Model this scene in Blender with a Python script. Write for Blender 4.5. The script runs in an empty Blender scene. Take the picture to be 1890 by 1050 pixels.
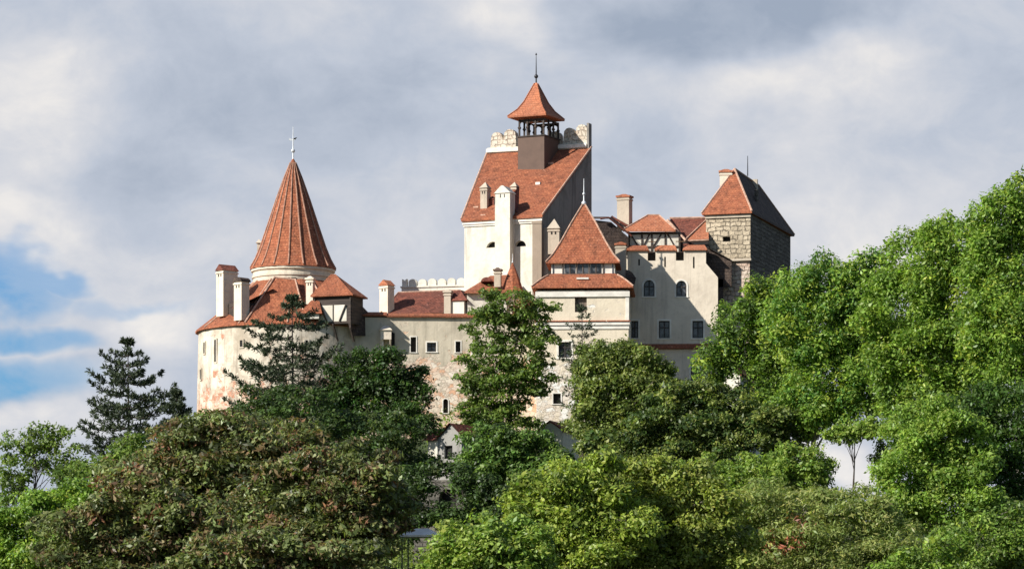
import bpy, math, random
import numpy as np
from mathutils import Vector

scene = bpy.context.scene
COL = scene.collection
F = 7272.0          # focal length in photo pixels
HOR = 1330.0        # row of the horizon
CZ = 1.7            # eye height
# ------------------------------------------------------------------ camera
cam_d = bpy.data.cameras.new("camera")
cam = bpy.data.objects.new("camera", cam_d); COL.objects.link(cam)
cam_d.sensor_width = 36.0
cam_d.lens = 36.0 * F / 1890.0
cam_d.shift_y = (HOR - 525.0) / 1890.0
cam_d.clip_start = 1.0; cam_d.clip_end = 12000
cam.location = (0, 0, CZ); cam.rotation_euler = (math.pi/2, 0, 0)
scene.camera = cam
# ------------------------------------------------------------------ sun
SUN_AZ = math.radians(237.5)   # clockwise from +Y
SUN_EL = math.radians(32.0)
tosun = Vector((math.sin(SUN_AZ)*math.cos(SUN_EL), math.cos(SUN_AZ)*math.cos(SUN_EL), math.sin(SUN_EL)))
sl = bpy.data.lights.new("sun", 'SUN'); sl.energy = 5.0; sl.angle = math.radians(0.5); sl.color = (1.0, 0.95, 0.87)
so = bpy.data.objects.new("sun", sl); COL.objects.link(so)
so.rotation_euler = tosun.to_track_quat('Z', 'Y').to_euler(); so.location = (-200, -100, 200)
scene.view_settings.view_transform = 'Standard'; scene.view_settings.look = 'None'
scene.view_settings.exposure = 0.5; scene.view_settings.gamma = 1.0

# ------------------------------------------------------------------ node helpers
class NT:
    def __init__(s, tree): s.t = tree; s.n = tree.nodes; s.l = tree.links
    def new(s, typ, **kw):
        n = s.n.new(typ)
        for k, v in kw.items(): setattr(n, k, v)
        return n
    def put(s, sock, v):
        if v is None: return
        if hasattr(v, 'is_output') or isinstance(v, bpy.types.NodeSocket): s.l.new(v, sock)
        else: sock.default_value = v
    def math(s, op, a, b=None, c=None, clamp=False):
        n = s.new('ShaderNodeMath', operation=op, use_clamp=clamp)
        s.put(n.inputs[0], a); s.put(n.inputs[1], b); s.put(n.inputs[2], c); return n.outputs[0]
    def vm(s, op, a, b=None):
        n = s.new('ShaderNodeVectorMath', operation=op)
        s.put(n.inputs[0], a); s.put(n.inputs[1], b)
        return n.outputs['Value'] if op in ('LENGTH', 'DOT_PRODUCT', 'DISTANCE') else n.outputs[0]
    def noise(s, vec, scale, detail=4, rough=.55, dist=0.0, color=False):
        n = s.new('ShaderNodeTexNoise'); s.put(n.inputs['Vector'], vec)
        n.inputs['Scale'].default_value = scale; n.inputs['Detail'].default_value = detail
        n.inputs['Roughness'].default_value = rough; n.inputs['Distortion'].default_value = dist
        return n.outputs['Color'] if color else n.outputs['Fac']
    def mr(s, v, a, b, c=0.0, d=1.0, smooth=True):
        n = s.new('ShaderNodeMapRange'); n.interpolation_type = 'SMOOTHSTEP' if smooth else 'LINEAR'
        s.put(n.inputs[0], v); n.inputs[1].default_value = a; n.inputs[2].default_value = b
        n.inputs[3].default_value = c; n.inputs[4].default_value = d; return n.outputs[0]
    def mix(s, f, a, b, mode='MIX'):
        n = s.new('ShaderNodeMix', data_type='RGBA', blend_type=mode)
        s.put(n.inputs[0], f)
        for i, v in ((6, a), (7, b)):
            if isinstance(v, tuple) and len(v) == 3: v = v + (1.0,)
            s.put(n.inputs[i], v)
        return n.outputs[2]

# ------------------------------------------------------------------ world: sky with broken cloud
world = bpy.data.worlds.new("World"); scene.world = world; world.use_nodes = True
W = NT(world.node_tree); W.n.clear()
sky = W.new('ShaderNodeTexSky', sky_type='NISHITA'); sky.sun_disc = False
sky.sun_elevation = SUN_EL; sky.sun_rotation = SUN_AZ; sky.air_density = 1.0; sky.dust_density = 0.6
tc = W.new('ShaderNodeTexCoord'); gen = tc.outputs['Generated']
stretch = W.vm('MULTIPLY', gen, (1.0, 1.0, 1.5))
n_big = W.noise(stretch, 9.0, 3, .45, .2)
n_mid = W.noise(stretch, 24.0, 8, .60, .35)
n_fine = W.noise(stretch, 70.0, 7, .62, .5)
warp = W.vm('MULTIPLY', W.vm('SUBTRACT', W.noise(stretch, 22.0, 4, .55, 0.0, True), (.5, .5, .5)), (.05, 0.0, .035))
gw = W.vm('ADD', gen, warp)
def blob(px, py, rx, ry, inner=0.2):
    c = ((px-945)/F, 0.0, (HOR-py)/F)
    v = W.vm('SUBTRACT', gw, c)
    v = W.vm('MULTIPLY', v, (F/rx, 0.0, F/ry))
    return W.mr(W.vm('LENGTH', v), inner, 1.0, 1.0, 0.0)
tone = W.math('ADD', W.math('MULTIPLY', n_big, .9), W.math('MULTIPLY', n_mid, .78))
tone = W.math('ADD', tone, W.math('MULTIPLY', n_fine, .34))
tone = W.math('SUBTRACT', tone, .52)          # about .5 on average
for b, k in (((970, 50, 190, 110), .34), ((1330, 45, 420, 150), -.46), ((110, 190, 240, 200), .26), ((560, 250, 380, 130), -.10),
             ((700, 60, 300, 120), .08), ((1450, 170, 420, 90), .20), ((1640, 330, 420, 120), .02), ((900, 460, 420, 120), .18), ((330, 385, 330, 90), -.20),
             ((340, 580, 150, 90), .30), ((60, 440, 260, 60), .12), ((60, 800, 330, 60), .30), ((100, 640, 240, 30), .1), ((1570, 860, 150, 80), .45),
             ((1250, 330, 300, 120), -.12), ((1800, 200, 240, 160), .05)):
    tone = W.math('ADD', tone, W.math('MULTIPLY', blob(*b), k))
ramp = W.new('ShaderNodeValToRGB'); W.put(ramp.inputs[0], tone)
cr = ramp.color_ramp; cr.elements[0].position = 0.08; cr.elements[0].color = (.33, .395, .505, 1)
cr.elements[1].position = 1.0; cr.elements[1].color = (.90, .87, .83, 1)
e = cr.elements.new(.45); e.color = (.50, .555, .655, 1)
e = cr.elements.new(.72); e.color = (.66, .68, .73, 1)
blue = None
for b in ((30, 522, 170, 66), (100, 608, 150, 48), (0, 704, 240, 74), (120, 505, 120, 30)):
    v = blob(*b, inner=.35)
    blue = v if blue is None else W.math('MAXIMUM', blue, v)
blue = W.math('MAXIMUM', blue, W.math('MULTIPLY', blob(240, 535, 190, 26), .45))
blue = W.math('MULTIPLY', blue, W.mr(n_mid, .34, .58, 1.25, .7), clamp=True)
cloud10 = W.mix(1.0, ramp.outputs[0], (7.4, 7.3, 7.2), 'MULTIPLY')
skyblue = W.mix(1.0, sky.outputs[0], (.30, .54, .86), 'MULTIPLY')
sepg = W.new('ShaderNodeSeparateXYZ'); W.put(sepg.inputs[0], gen)
front = W.mr(W.math('ADD', sepg.outputs[1], W.math('MULTIPLY', W.math('SUBTRACT', n_big, .5), .3)), .45, .85)     # the cloud bank stands to the north, the rest of the sky is clearing
broken = W.math('MAXIMUM', front, W.math('MULTIPLY', W.mr(W.noise(gen, 3.0, 5, .55), .5, .7), .35))
clear = W.mix(1.0, sky.outputs[0], (.52, .58, .66), 'MULTIPLY')
skyc = W.mix(broken, clear, W.mix(blue, cloud10, skyblue))
# scattered openings elsewhere round the sky let the blue through faintly
bg = W.new('ShaderNodeBackground'); W.put(bg.inputs[0], skyc); bg.inputs[1].default_value = 0.1
wo = W.new('ShaderNodeOutputWorld'); W.l.new(bg.outputs[0], wo.inputs[0])

# ------------------------------------------------------------------ mapping photo pixel + distance -> place
def XY(px, d): D = 400.0 + d; return ((px-945.0)*D/F, D)
def ZZ(py, d): return CZ + (HOR-py)*(400.0+d)/F
def V(px, py, d): x, y = XY(px, d); return Vector((x, y, ZZ(py, d)))
def M(pxlen, d=0): return pxlen*(400.0+d)/F

# ------------------------------------------------------------------ mesh builder
ORG = {}
SPLIT = {'belfry_rail', 'smoke_hole', 'ridge_cap', 'clerestory_window', 'shutter', 'roof_edge', 'roof_light', 'bracket', 'timber_brace', 'plaster_panel', 'timber_frame', 'window', 'tiled_string', 'belfry_arch', 'valley_roof', 'tiled_coping'}
class MB:
    def __init__(s): s.v = []; s.f = []; s.uv = []
    def poly(s, pts, flip=False):
        pts = [Vector(p) for p in pts]
        if flip: pts = pts[::-1]
        n = Vector((0, 0, 0))
        for i in range(len(pts)):
            a, b = pts[i], pts[(i+1) % len(pts)]
            n += Vector(((a.y-b.y)*(a.z+b.z), (a.z-b.z)*(a.x+b.x), (a.x-b.x)*(a.y+b.y)))
        if n.length < 1e-9: return
        n.normalize()
        u = Vector((-n.y, n.x, 0))
        if u.length < .05: u = Vector((1, 0, 0))
        u.normalize(); w = n.cross(u)
        i0 = len(s.v)
        s.v += [tuple(p) for p in pts]; s.f.append(tuple(range(i0, i0+len(pts))))
        s.uv += [(p.dot(u), p.dot(w)) for p in pts]
    def prism(s, plan, z0, z1, top=True, bottom=True):      # plan counter-clockwise seen from above
        n = len(plan)
        for i in range(n):
            a, b = plan[i], plan[(i+1) % n]
            s.poly([(a[0], a[1], z0), (b[0], b[1], z0), (b[0], b[1], z1), (a[0], a[1], z1)])
        if top: s.poly([(p[0], p[1], z1) for p in plan])
        if bottom: s.poly([(p[0], p[1], z0) for p in plan][::-1])
    def loft(s, rings, cap0=False, cap1=False):             # rings of equal length, ccw from above, bottom to top
        n = len(rings[0])
        for r0, r1 in zip(rings[:-1], rings[1:]):
            for i in range(n):
                j = (i+1) % n
                q = [r0[i], r0[j], r1[j], r1[i]]
                if (Vector(r1[i])-Vector(r1[j])).length < 1e-5: q = q[:3]
                if (Vector(r0[i])-Vector(r0[j])).length < 1e-5: q = [r0[i], r1[j], r1[i]]
                s.poly(q)
        if cap0: s.poly(list(rings[0])[::-1])
        if cap1: s.poly(rings[-1])
    def tube(s, pts, rad, n=6, caps=True):
        pts = [Vector(p) for p in pts]; rings = []
        if not isinstance(rad, (list, tuple)): rad = [rad]*len(pts)
        for i, p in enumerate(pts):
            t = (pts[min(i+1, len(pts)-1)] - pts[max(i-1, 0)])
            if t.length < 1e-7: t = Vector((0, 0, 1))
            t.normalize()
            a = t.cross(Vector((0, 1, 0)) if abs(t.y) < .9 else Vector((1, 0, 0))).normalized(); b = t.cross(a)
            rings.append([p + (a*math.cos(k*2*math.pi/n) + b*math.sin(k*2*math.pi/n))*rad[i] for k in range(n)])
        for r0, r1 in zip(rings[:-1], rings[1:]):
            for i in range(n):
                j = (i+1) % n; s.poly([r0[i], r0[j], r1[j], r1[i]])
        if caps: s.poly(rings[0][::-1]); s.poly(rings[-1])
    def extrude(s, A, u, pts2, t):          # (u,z) outline, extruded by t along the horizontal normal away from camera
        u = Vector((u[0], u[1], 0)).normalized(); nrm = Vector((-u.y, u.x, 0))*t
        A = Vector((A[0], A[1], 0))
        fr = [A + u*p[0] + Vector((0, 0, p[1])) for p in pts2]; bk = [p + nrm for p in fr]
        s.poly(fr); s.poly(bk[::-1])
        n = len(fr)
        for i in range(n):
            j = (i+1) % n; s.poly([fr[j], fr[i], bk[i], bk[j]])
    def build(s, name, mat, parent=None, smooth=False):
        if name in SPLIT:
            key = {}; par = list(range(len(s.f)))
            def find(i):
                while par[i] != i: par[i] = par[par[i]]; i = par[i]
                return i
            for fi, f in enumerate(s.f):
                for vi in f:
                    k = tuple(round(c, 3) for c in s.v[vi])
                    if k in key: par[find(fi)] = find(key[k])
                    else: key[k] = fi
            groups = {}
            for fi in range(len(s.f)): groups.setdefault(find(fi), []).append(fi)
            if len(groups) > 1:
                out = None
                for g in groups.values():
                    q = MB()
                    for fi in g:
                        f = s.f[fi]; i0 = len(q.v); q.v += [s.v[v] for v in f]; q.f.append(tuple(range(i0, i0+len(f)))); q.uv += [s.uv[v] for v in f]
                    o = q._link(name, mat, parent, smooth); out = out or o
                return out
        return s._link(name, mat, parent, smooth)
    def _link(s, name, mat, parent, smooth):
        o0 = ORG.get(parent.name, Vector((0, 0, 0))) if parent else Vector((0, 0, 0))
        me = bpy.data.meshes.new(name)
        me.from_pydata([(x-o0.x, y-o0.y, z-o0.z) for x, y, z in s.v], [], s.f)
        uvl = me.uv_layers.new(name="UVMap"); uvl.data.foreach_set("uv", np.array(s.uv, dtype=np.float32).ravel())
        me.materials.append(mat)
        if smooth: me.polygons.foreach_set("use_smooth", [True]*len(me.polygons))
        o = bpy.data.objects.new(name, me); COL.objects.link(o)
        if parent: o.parent = parent
        ORG[o.name] = o0
        return o

def thing(name, label, cat, loc, group=None):
    o = bpy.data.objects.new(name, None); COL.objects.link(o)
    o.empty_display_size = .5; o.location = loc; ORG[o.name] = Vector(loc)
    o['label'] = label; o['category'] = cat
    if group: o['group'] = group
    return o

def rect(cx, cy, w, l, ang):        # ccw plan; front edge faces -Y turned towards -X by ang
    c, s_ = math.cos(ang), math.sin(ang)
    out = []
    for a, b in ((-w/2, -l/2), (w/2, -l/2), (w/2, l/2), (-w/2, l/2)):
        out.append((cx + a*c + b*s_, cy - a*s_ + b*c))
    return out
def ring3(plan, z): return [(p[0], p[1], z) for p in plan]
def circ(cx, cy, r, z, n=32, ph=0): return [(cx+r*math.cos(2*math.pi*k/n+ph), cy+r*math.sin(2*math.pi*k/n+ph), z) for k in range(n)]

# ------------------------------------------------------------------ materials
MATS = {}
def newmat(name):
    m = bpy.data.materials.new(name); m.use_nodes = True
    t = NT(m.node_tree); b = t.n['Principled BSDF']; MATS[name] = m
    return m, t, b
def flat(name, col, rough=.7, metal=0, var=.15, scale=2.0):
    m, t, b = newmat(name)
    tcx = t.new('ShaderNodeTexCoord').outputs['Object']
    n = t.noise(tcx, scale, 5)
    c = t.mix(t.mr(n, .3, .7), tuple(x*(1-var) for x in col), tuple(min(1, x*(1+var)) for x in col))
    t.put(b.inputs['Base Color'], c); b.inputs['Roughness'].default_value = rough; b.inputs['Metallic'].default_value = metal
    return m
def bump(t, b, h, strength, dist):
    n = t.new('ShaderNodeBump'); n.inputs['Strength'].default_value = strength; n.inputs['Distance'].default_value = dist
    t.put(n.inputs['Height'], h); t.l.new(n.outputs[0], b.inputs['Normal'])

def plaster(name, col, stain, amt=.5, streak=.3, peel=None, zfade=None, stone=None, sc=1.0):
    """lime plaster: mottling, rain streaks, optional patches fallen off down to brick or rubble below a height"""
    m, t, b = newmat(name)
    co = t.new('ShaderNodeTexCoord').outputs['Object']
    if sc != 1.0: co = t.vm('MULTIPLY', co, (sc, sc, sc))
    n1 = t.noise(co, .45, 6, .6, .4); n2 = t.noise(co, 2.3, 5, .6)
    st = t.noise(t.vm('MULTIPLY', co, (1.6, 1.6, .13)), 1.0, 5, .6)
    c = t.mix(t.math('MULTIPLY', t.mr(n1, .42, .68), amt, clamp=True), col, stain)
    c = t.mix(t.math('MULTIPLY', t.mr(n2, .5, .75), amt*.45, clamp=True), c, tuple(x*.8 for x in stain))
    c = t.mix(t.math('MULTIPLY', t.mr(st, .52, .72), streak, clamp=True), c, tuple(x*.62 for x in stain))
    h = t.math('ADD', n2, t.math('MULTIPLY', t.noise(co, 9.0, 4), .5))
    if peel:
        z = t.new('ShaderNodeSeparateXYZ'); t.l.new(t.new('ShaderNodeNewGeometry').outputs['Position'], z.inputs[0])
        zf = t.mr(z.outputs[2], zfade[0], zfade[1], 1.0, 0.0)
        pn = t.noise(co, .75, 6, .68, .6)
        pm = t.mr(t.math('ADD', pn, t.math('MULTIPLY', zf, zfade[2])), .60, .66)
        vo = t.new('ShaderNodeTexVoronoi', feature='F1'); wco = t.vm('ADD', t.vm('MULTIPLY', co, (1, 1, 1.7)), t.vm('MULTIPLY', t.noise(co, 1.3, 5, .7, 0, True), (1.6, 1.6, 1.6))); t.put(vo.inputs['Vector'], wco); vo.inputs['Scale'].default_value = 1.5
        ve = t.new('ShaderNodeTexVoronoi', feature='DISTANCE_TO_EDGE'); t.put(ve.inputs['Vector'], wco); ve.inputs['Scale'].default_value = 1.5
        sp = t.new('ShaderNodeSeparateColor'); t.l.new(vo.outputs['Color'], sp.inputs[0])
        stc = t.mix(sp.outputs[0], peel[0], peel[1])
        stc = t.mix(t.mr(sp.outputs[1], .6, .8), stc, stone or peel[0])
        joint = t.mr(ve.outputs['Distance'], .0, .09, 1.0, 0.0)
        stc = t.mix(t.math('MULTIPLY', t.mr(t.noise(co, 1.1, 5, .7), .48, .6), .75), stc, col)
        stc = t.mix(t.math('MULTIPLY', joint, .45), stc, (.26, .19, .14))
        c = t.mix(pm, c, stc)
        h = t.math('SUBTRACT', h, t.math('MULTIPLY', pm, t.math('ADD', joint, .8)))
    t.put(b.inputs['Base Color'], c); b.inputs['Roughness'].default_value = .93; b.inputs['Specular IOR Level'].default_value = .2
    bump(t, b, h, .5, .06)
    return m

def tiles(name, c1, c2, c3, sx=.32, sy=.30, moss=.2):
    m, t, b = newmat(name)
    tc_ = t.new('ShaderNodeTexCoord'); uv = tc_.outputs['UV']; co = tc_.outputs['Object']
    br = t.new('ShaderNodeTexBrick'); t.put(br.inputs['Vector'], uv)
    br.inputs['Scale'].default_value = 1.0; br.inputs['Brick Width'].default_value = sx; br.inputs['Row Height'].default_value = sy
    br.inputs['Mortar Size'].default_value = .02; br.inputs['Mortar Smooth'].default_value = .3; br.inputs['Bias'].default_value = 0
    br.inputs['Color1'].default_value = (0, 0, 0, 1); br.inputs['Color2'].default_value = (1, 1, 1, 1); br.inputs['Mortar'].default_value = (.3, .3, .3, 1)
    n1 = t.noise(co, .45, 5, .6, .5); n2 = t.noise(co, 2.2, 6, .75, .4); n3 = t.noise(co, 1.1, 5, .7, .8)
    c = t.mix(br.outputs['Color'], c1, c2)
    c = t.mix(t.math('MULTIPLY', t.mr(n1, .42, .65), .7), c, c3)
    c = t.mix(t.math('MULTIPLY', t.mr(n3, .50, .62), .25+moss), c, tuple(x*.50 for x in c3))
    c = t.mix(t.math('MULTIPLY', t.mr(n2, .52, .62), .45+moss), c, tuple(x*.42 for x in c3))
    c = t.mix(t.math('MULTIPLY', t.mr(t.noise(co, 3.1, 4, .7, .5), .57, .68), .45), c, tuple(min(.62, x*1.25+.08) for x in c2))
    c = t.mix(t.math('MULTIPLY', br.outputs['Fac'], .6), c, tuple(x*.35 for x in c3))
    t.put(b.inputs['Base Color'], c); b.inputs['Roughness'].default_value = .85; b.inputs['Specular IOR Level'].default_value = .25
    saw = t.new('ShaderNodeSeparateXYZ'); t.l.new(uv, saw.inputs[0])
    f = t.math('FRACT', t.math('DIVIDE', saw.outputs[1], sy))
    bump(t, b, t.math('ADD', t.math('SUBTRACT', 1.0, f), t.math('MULTIPLY', n2, 2.2)), .8, .09)
    return m

def stonework(name, c1, c2, joint, bw=.95, bh=.52, jw=.05, warp=.22, jmix=.8):
    """roughly squared rubble laid in uneven courses"""
    m, t, b = newmat(name)
    tc_ = t.new('ShaderNodeTexCoord'); co = tc_.outputs['Object']
    wv = t.vm('ADD', tc_.outputs['UV'], t.vm('MULTIPLY', t.vm('SUBTRACT', t.noise(co, .9, 4, .6, 0, True), (.5, .5, .5)), (warp*3, warp*3, 0)))
    br = t.new('ShaderNodeTexBrick'); t.put(br.inputs['Vector'], wv); br.inputs['Scale'].default_value = 1.0
    br.inputs['Brick Width'].default_value = bw; br.inputs['Row Height'].default_value = bh; br.inputs['Mortar Size'].default_value = jw; br.inputs['Mortar Smooth'].default_value = .5
    br.offset = .37; br.squash = .7; br.squash_frequency = 3; br.inputs['Bias'].default_value = 0
    br.inputs['Color1'].default_value = (0, 0, 0, 1); br.inputs['Color2'].default_value = (1, 1, 1, 1); br.inputs['Mortar'].default_value = (.5, .5, .5, 1)
    n2 = t.noise(co, 2.6, 6, .7); n1 = t.noise(co, .5, 4, .6)
    c = t.mix(br.outputs['Color'], c1, c2)
    c = t.mix(t.math('MULTIPLY', t.mr(n2, .45, .68), .55), c, tuple(x*.55 for x in c1))
    c = t.mix(t.math('MULTIPLY', t.mr(n1, .5, .7), .5), c, tuple(x*1.1 for x in c2))
    gap = t.math('MULTIPLY', br.outputs['Fac'], t.mr(t.noise(co, 1.7, 3, .6), .38, .55, .15, 1.0))
    c = t.mix(t.math('MULTIPLY', gap, jmix), c, joint)
    t.put(b.inputs['Base Color'], c); b.inputs['Roughness'].default_value = .95; b.inputs['Specular IOR Level'].default_value = .2
    bump(t, b, t.math('SUBTRACT', t.math('MULTIPLY', n2, 1.2), gap), .9, .12)
    return m

def planks(name, col, vertical=False):
    m, t, b = newmat(name)
    co = t.new('ShaderNodeTexCoord').outputs['Object']
    sc = (5.0, 5.0, .4) if vertical else (.35, .35, 5.5)
    n = t.noise(t.vm('MULTIPLY', co, sc), 1.0, 4, .6)
    c = t.mix(t.mr(n, .35, .65), tuple(x*.55 for x in col), tuple(x*1.35 for x in col))
    t.put(b.inputs['Base Color'], c); b.inputs['Roughness'].default_value = .8
    bump(t, b, n, .6, .05)
    return m

TILE = tiles('red_roof_tiles', (.32, .10, .05), (.45, .16, .078), (.29, .105, .058))
TILE_B = tiles('brown_roof_tiles', (.20, .065, .045), (.29, .095, .06), (.15, .06, .045), moss=.3)
TILE_O = tiles('orange_roof_tiles', (.46, .16, .08), (.54, .21, .11), (.40, .15, .085), moss=.02)
TILE_D = tiles('dark_shingles', (.075, .055, .045), (.12, .085, .065), (.07, .05, .045), moss=.3)
RIDGE = flat('ridge_mortar', (.46, .29, .21), .9, 0, .3, 3.0)
RIB = flat('rib_mortar', (.38, .21, .145), .9, 0, .3, 3.0)
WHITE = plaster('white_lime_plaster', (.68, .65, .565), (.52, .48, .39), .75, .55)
CREAM = plaster('cream_plaster', (.74, .65, .525), (.58, .50, .40), .65, .45)
GATEP = plaster('gate_plaster', (.72, .63, .485), (.58, .50, .38), .6, .35, ((.66, .56, .45), (.80, .75, .66)), (ZZ(700, -6), ZZ(640, -6), .22), (.8, .78, .72))
GREYP = plaster('grey_beige_plaster', (.60, .53, .41), (.44, .385, .295), .7, .5, ((.76, .57, .43), (.82, .74, .62)), (ZZ(690, -3), ZZ(642, -3), .28), (.74, .44, .28))
BAST = plaster('weathered_plaster', (.66, .59, .48), (.40, .34, .26), .95, .85, ((.50, .25, .16), (.62, .48, .36)), (ZZ(775, -3), ZZ(650, -3), .24), (.46, .22, .14))
DRUM = plaster('drum_plaster', (.64, .57, .46), (.42, .36, .28), .6, .35)
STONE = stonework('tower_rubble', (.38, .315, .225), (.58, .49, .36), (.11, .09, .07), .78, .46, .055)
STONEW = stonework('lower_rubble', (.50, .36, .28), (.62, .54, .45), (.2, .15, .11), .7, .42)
SHADE_ST = stonework('shaded_side_rubble', (.11, .095, .08), (.19, .165, .14), (.045, .038, .032), 2.2, .42, .07)  # darker copy of the tower rubble, shade of the unlit side in its colour
FLANK_SHADE = plaster('shaded_flank_plaster', (.27, .25, .225), (.16, .15, .13), .8, .7)  # keep plaster darkened so the colour carries the unlit flank's shade
MERL = stonework('merlon_stone', (.56, .45, .35), (.66, .62, .52), (.26, .19, .14), .62, .46, .05, .3, .6)
TRIM = flat('white_trim', (.74, .70, .62), .9, 0, .14, 1.2)
WOOD = planks('dark_timber', (.045, .032, .025))
BOX = flat('brown_board', (.105, .064, .046), .75, 0, .10, 1.2)
SHUT = planks('shutter_board', (.13, .10, .08), True)
IRON = flat('dark_metal', (.05, .05, .055), .5, .6)
ZINC = flat('pale_metal', (.62, .64, .66), .45, .3)
BARK = flat('grey_bark', (.13, .11, .09), .95, 0, .4, 6.0)
BARKD = flat('dark_bark', (.055, .043, .035), .95, 0, .4, 6.0)
BARKL = flat('pale_bark', (.24, .21, .17), .95, 0, .4, 5.0)
CHGREY = plaster('chimney_plaster', (.50, .43, .34), (.38, .32, .25), .6, .35)
ORGREY = plaster('grey_render', (.30, .29, .27), (.22, .21, .19), .6, .4)
RETAIN = stonework('retaining_stone', (.10, .095, .08), (.17, .155, .13), (.05, .045, .04), .7, .4)
def glassmat():
    m, t, b = newmat('window_glass')
    co = t.new('ShaderNodeTexCoord').outputs['Object']
    n = t.noise(co, 2.4, 3)
    t.put(b.inputs['Base Color'], t.mix(t.mr(n, .4, .6), (.02, .021, .024), (.10, .105, .115)))
    b.inputs['Roughness'].default_value = .12; return m
GLASS = glassmat()
DARK = flat('dark_opening', (.012, .011, .010), .9)
FRAMEB = flat('brown_frame', (.028, .022, .02), .6)
FRAMEW = flat('pale_frame', (.62, .58, .52), .6)

# ------------------------------------------------------------------ wall with openings
class Wall:
    def __init__(s, pa, da, pb, db):
        s.A = Vector(XY(pa, da)+(0,)); s.B = Vector(XY(pb, db)+(0,))
        s.L = (s.B-s.A).length; s.u = (s.B-s.A)/s.L; s.n = Vector((s.u.y, -s.u.x, 0)); s.holes = []
    def up(s, px):                      # distance along the wall seen at photo column px
        k = (px-945.0)/F
        return (k*s.A.y - s.A.x)/(s.u.x - k*s.u.y)
    def pt(s, u, z, out=0.0): p = s.A + s.u*u + s.n*out; return Vector((p.x, p.y, z))
    def z(s, py, u): return CZ + (HOR-py)*(s.A.y+s.u.y*u)/F
    def hole(s, x0, x1, y0, y1, arch=False, depth=.35):
        u0, u1 = s.up(x0), s.up(x1); um = (u0+u1)/2
        h = (u0, u1, s.z(y1, um), s.z(y0, um), arch, depth); s.holes.append(h); return h
    def face(s, mb, z0, z1, u0=0, u1=None):
        u1 = s.L if u1 is None else u1
        us = sorted({u0, u1, *[h[0] for h in s.holes], *[h[1] for h in s.holes]}); us = [u for u in us if u0-1e-6 <= u <= u1+1e-6]
        zs = sorted({z0, z1, *[h[2] for h in s.holes], *[h[3] for h in s.holes]}); zs = [z for z in zs if z0-1e-6 <= z <= z1+1e-6]
        for a, b in zip(us[:-1], us[1:]):
            for c, d in zip(zs[:-1], zs[1:]):
                um, zm = (a+b)/2, (c+d)/2
                if any(h[0] < um < h[1] and h[2] < zm < h[3] for h in s.holes): continue
                mb.poly([s.pt(a, c), s.pt(b, c), s.pt(b, d), s.pt(a, d)])
        for (a, b, c, d, arch, dep) in s.holes:
            dtop = d
            if arch:
                r = (b-a)/2; cxx = (a+b)/2; zc = d-r; n = 8
                arc = [(cxx+r*math.cos(math.pi*k/n), zc+r*math.sin(math.pi*k/n)) for k in range(n+1)]
                mb.poly([s.pt(*p) for p in [(b, d)]+arc[:n//2+1][::-1]], flip=False)
                mb.poly([s.pt(*p) for p in [(a, d)]+arc[n//2:][::-1]])
                for p, q in zip(arc[:-1], arc[1:]): mb.poly([s.pt(*p), s.pt(*q), s.pt(*q, -dep), s.pt(*p, -dep)])
                dtop = zc
            else: mb.poly([s.pt(b, d), s.pt(a, d), s.pt(a, d, -dep), s.pt(b, d, -dep)][::-1])
            mb.poly([s.pt(a, c), s.pt(b, c), s.pt(b, c, -dep), s.pt(a, c, -dep)][::-1])
            mb.poly([s.pt(a, c), s.pt(a, c, -dep), s.pt(a, dtop, -dep), s.pt(a, dtop)][::-1])
            mb.poly([s.pt(b, c), s.pt(b, dtop), s.pt(b, dtop, -dep), s.pt(b, c, -dep)][::-1])
    def box(s, mb, u0, u1, z0, z1, o0, o1):
        p = [s.pt(u0, 0, o1), s.pt(u1, 0, o1), s.pt(u1, 0, o0), s.pt(u0, 0, o0)]
        mb.prism([(q.x, q.y) for q in p], z0, z1)

def window(root, w, h, kind='glass', surround=True, bars=(1, 1), frame=FRAMEB):
    a, b, c, d, arch, dep = h
    m = MB(); m.poly([w.pt(a, c, -dep+.02), w.pt(b, c, -dep+.02), w.pt(b, d, -dep+.02), w.pt(a, d, -dep+.02)])
    win = m.build('window', {'glass': GLASS, 'dark': DARK, 'shutter': SHUT}[kind], root)
    if kind == 'glass':
        f = MB(); t = .10
        w.box(f, a, a+t, c, d, -dep+.03, -dep+.10); w.box(f, b-t, b, c, d, -dep+.03, -dep+.10)
        w.box(f, a+t, b-t, c, c+t, -dep+.03, -dep+.098); w.box(f, a+t, b-t, d-t, d, -dep+.03, -dep+.098)
        for k in range(bars[0]):
            u = a+(b-a)*(k+1)/(bars[0]+1); w.box(f, u-.055, u+.055, c+t, d-t, -dep+.03, -dep+.094)
        for k in range(bars[1]):
            z = c+(d-c)*(.62 if bars[1] == 1 else (k+1)/(bars[1]+1)); w.box(f, a+t, b-t, z-.05, z+.05, -dep+.03, -dep+.09)
        f.build('frame', frame, win)
    if surround:
        f = MB(); t = .16 if surround is True else surround
        if arch:
            r = (b-a)/2; cu = (a+b)/2; zc = d-r; n = 10
            w.box(f, a-t, a, c, zc, .002, .045); w.box(f, b, b+t, c, zc, .002, .045)
            for k in range(n):
                q = [(r, k), (r+t, k), (r+t, k+1), (r, k+1)]
                q = [(cu+rr*math.cos(math.pi*kk/n), zc+rr*math.sin(math.pi*kk/n)) for rr, kk in q]
                f.poly([w.pt(*p, .045) for p in q])
                f.poly([w.pt(*q[1], .045), w.pt(*q[1], .002), w.pt(*q[2], .002), w.pt(*q[2], .045)])
        else:
            w.box(f, a-t, a, c, d, .002, .045); w.box(f, b, b+t, c, d, .002, .045)
            w.box(f, a-t, b+t, d, d+t, .002, .045)
        w.box(f, a-t-.03, b+t+.03, c-t*.7, c, .002, .09)
        f.build('surround', TRIM, win)
    return win

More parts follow.
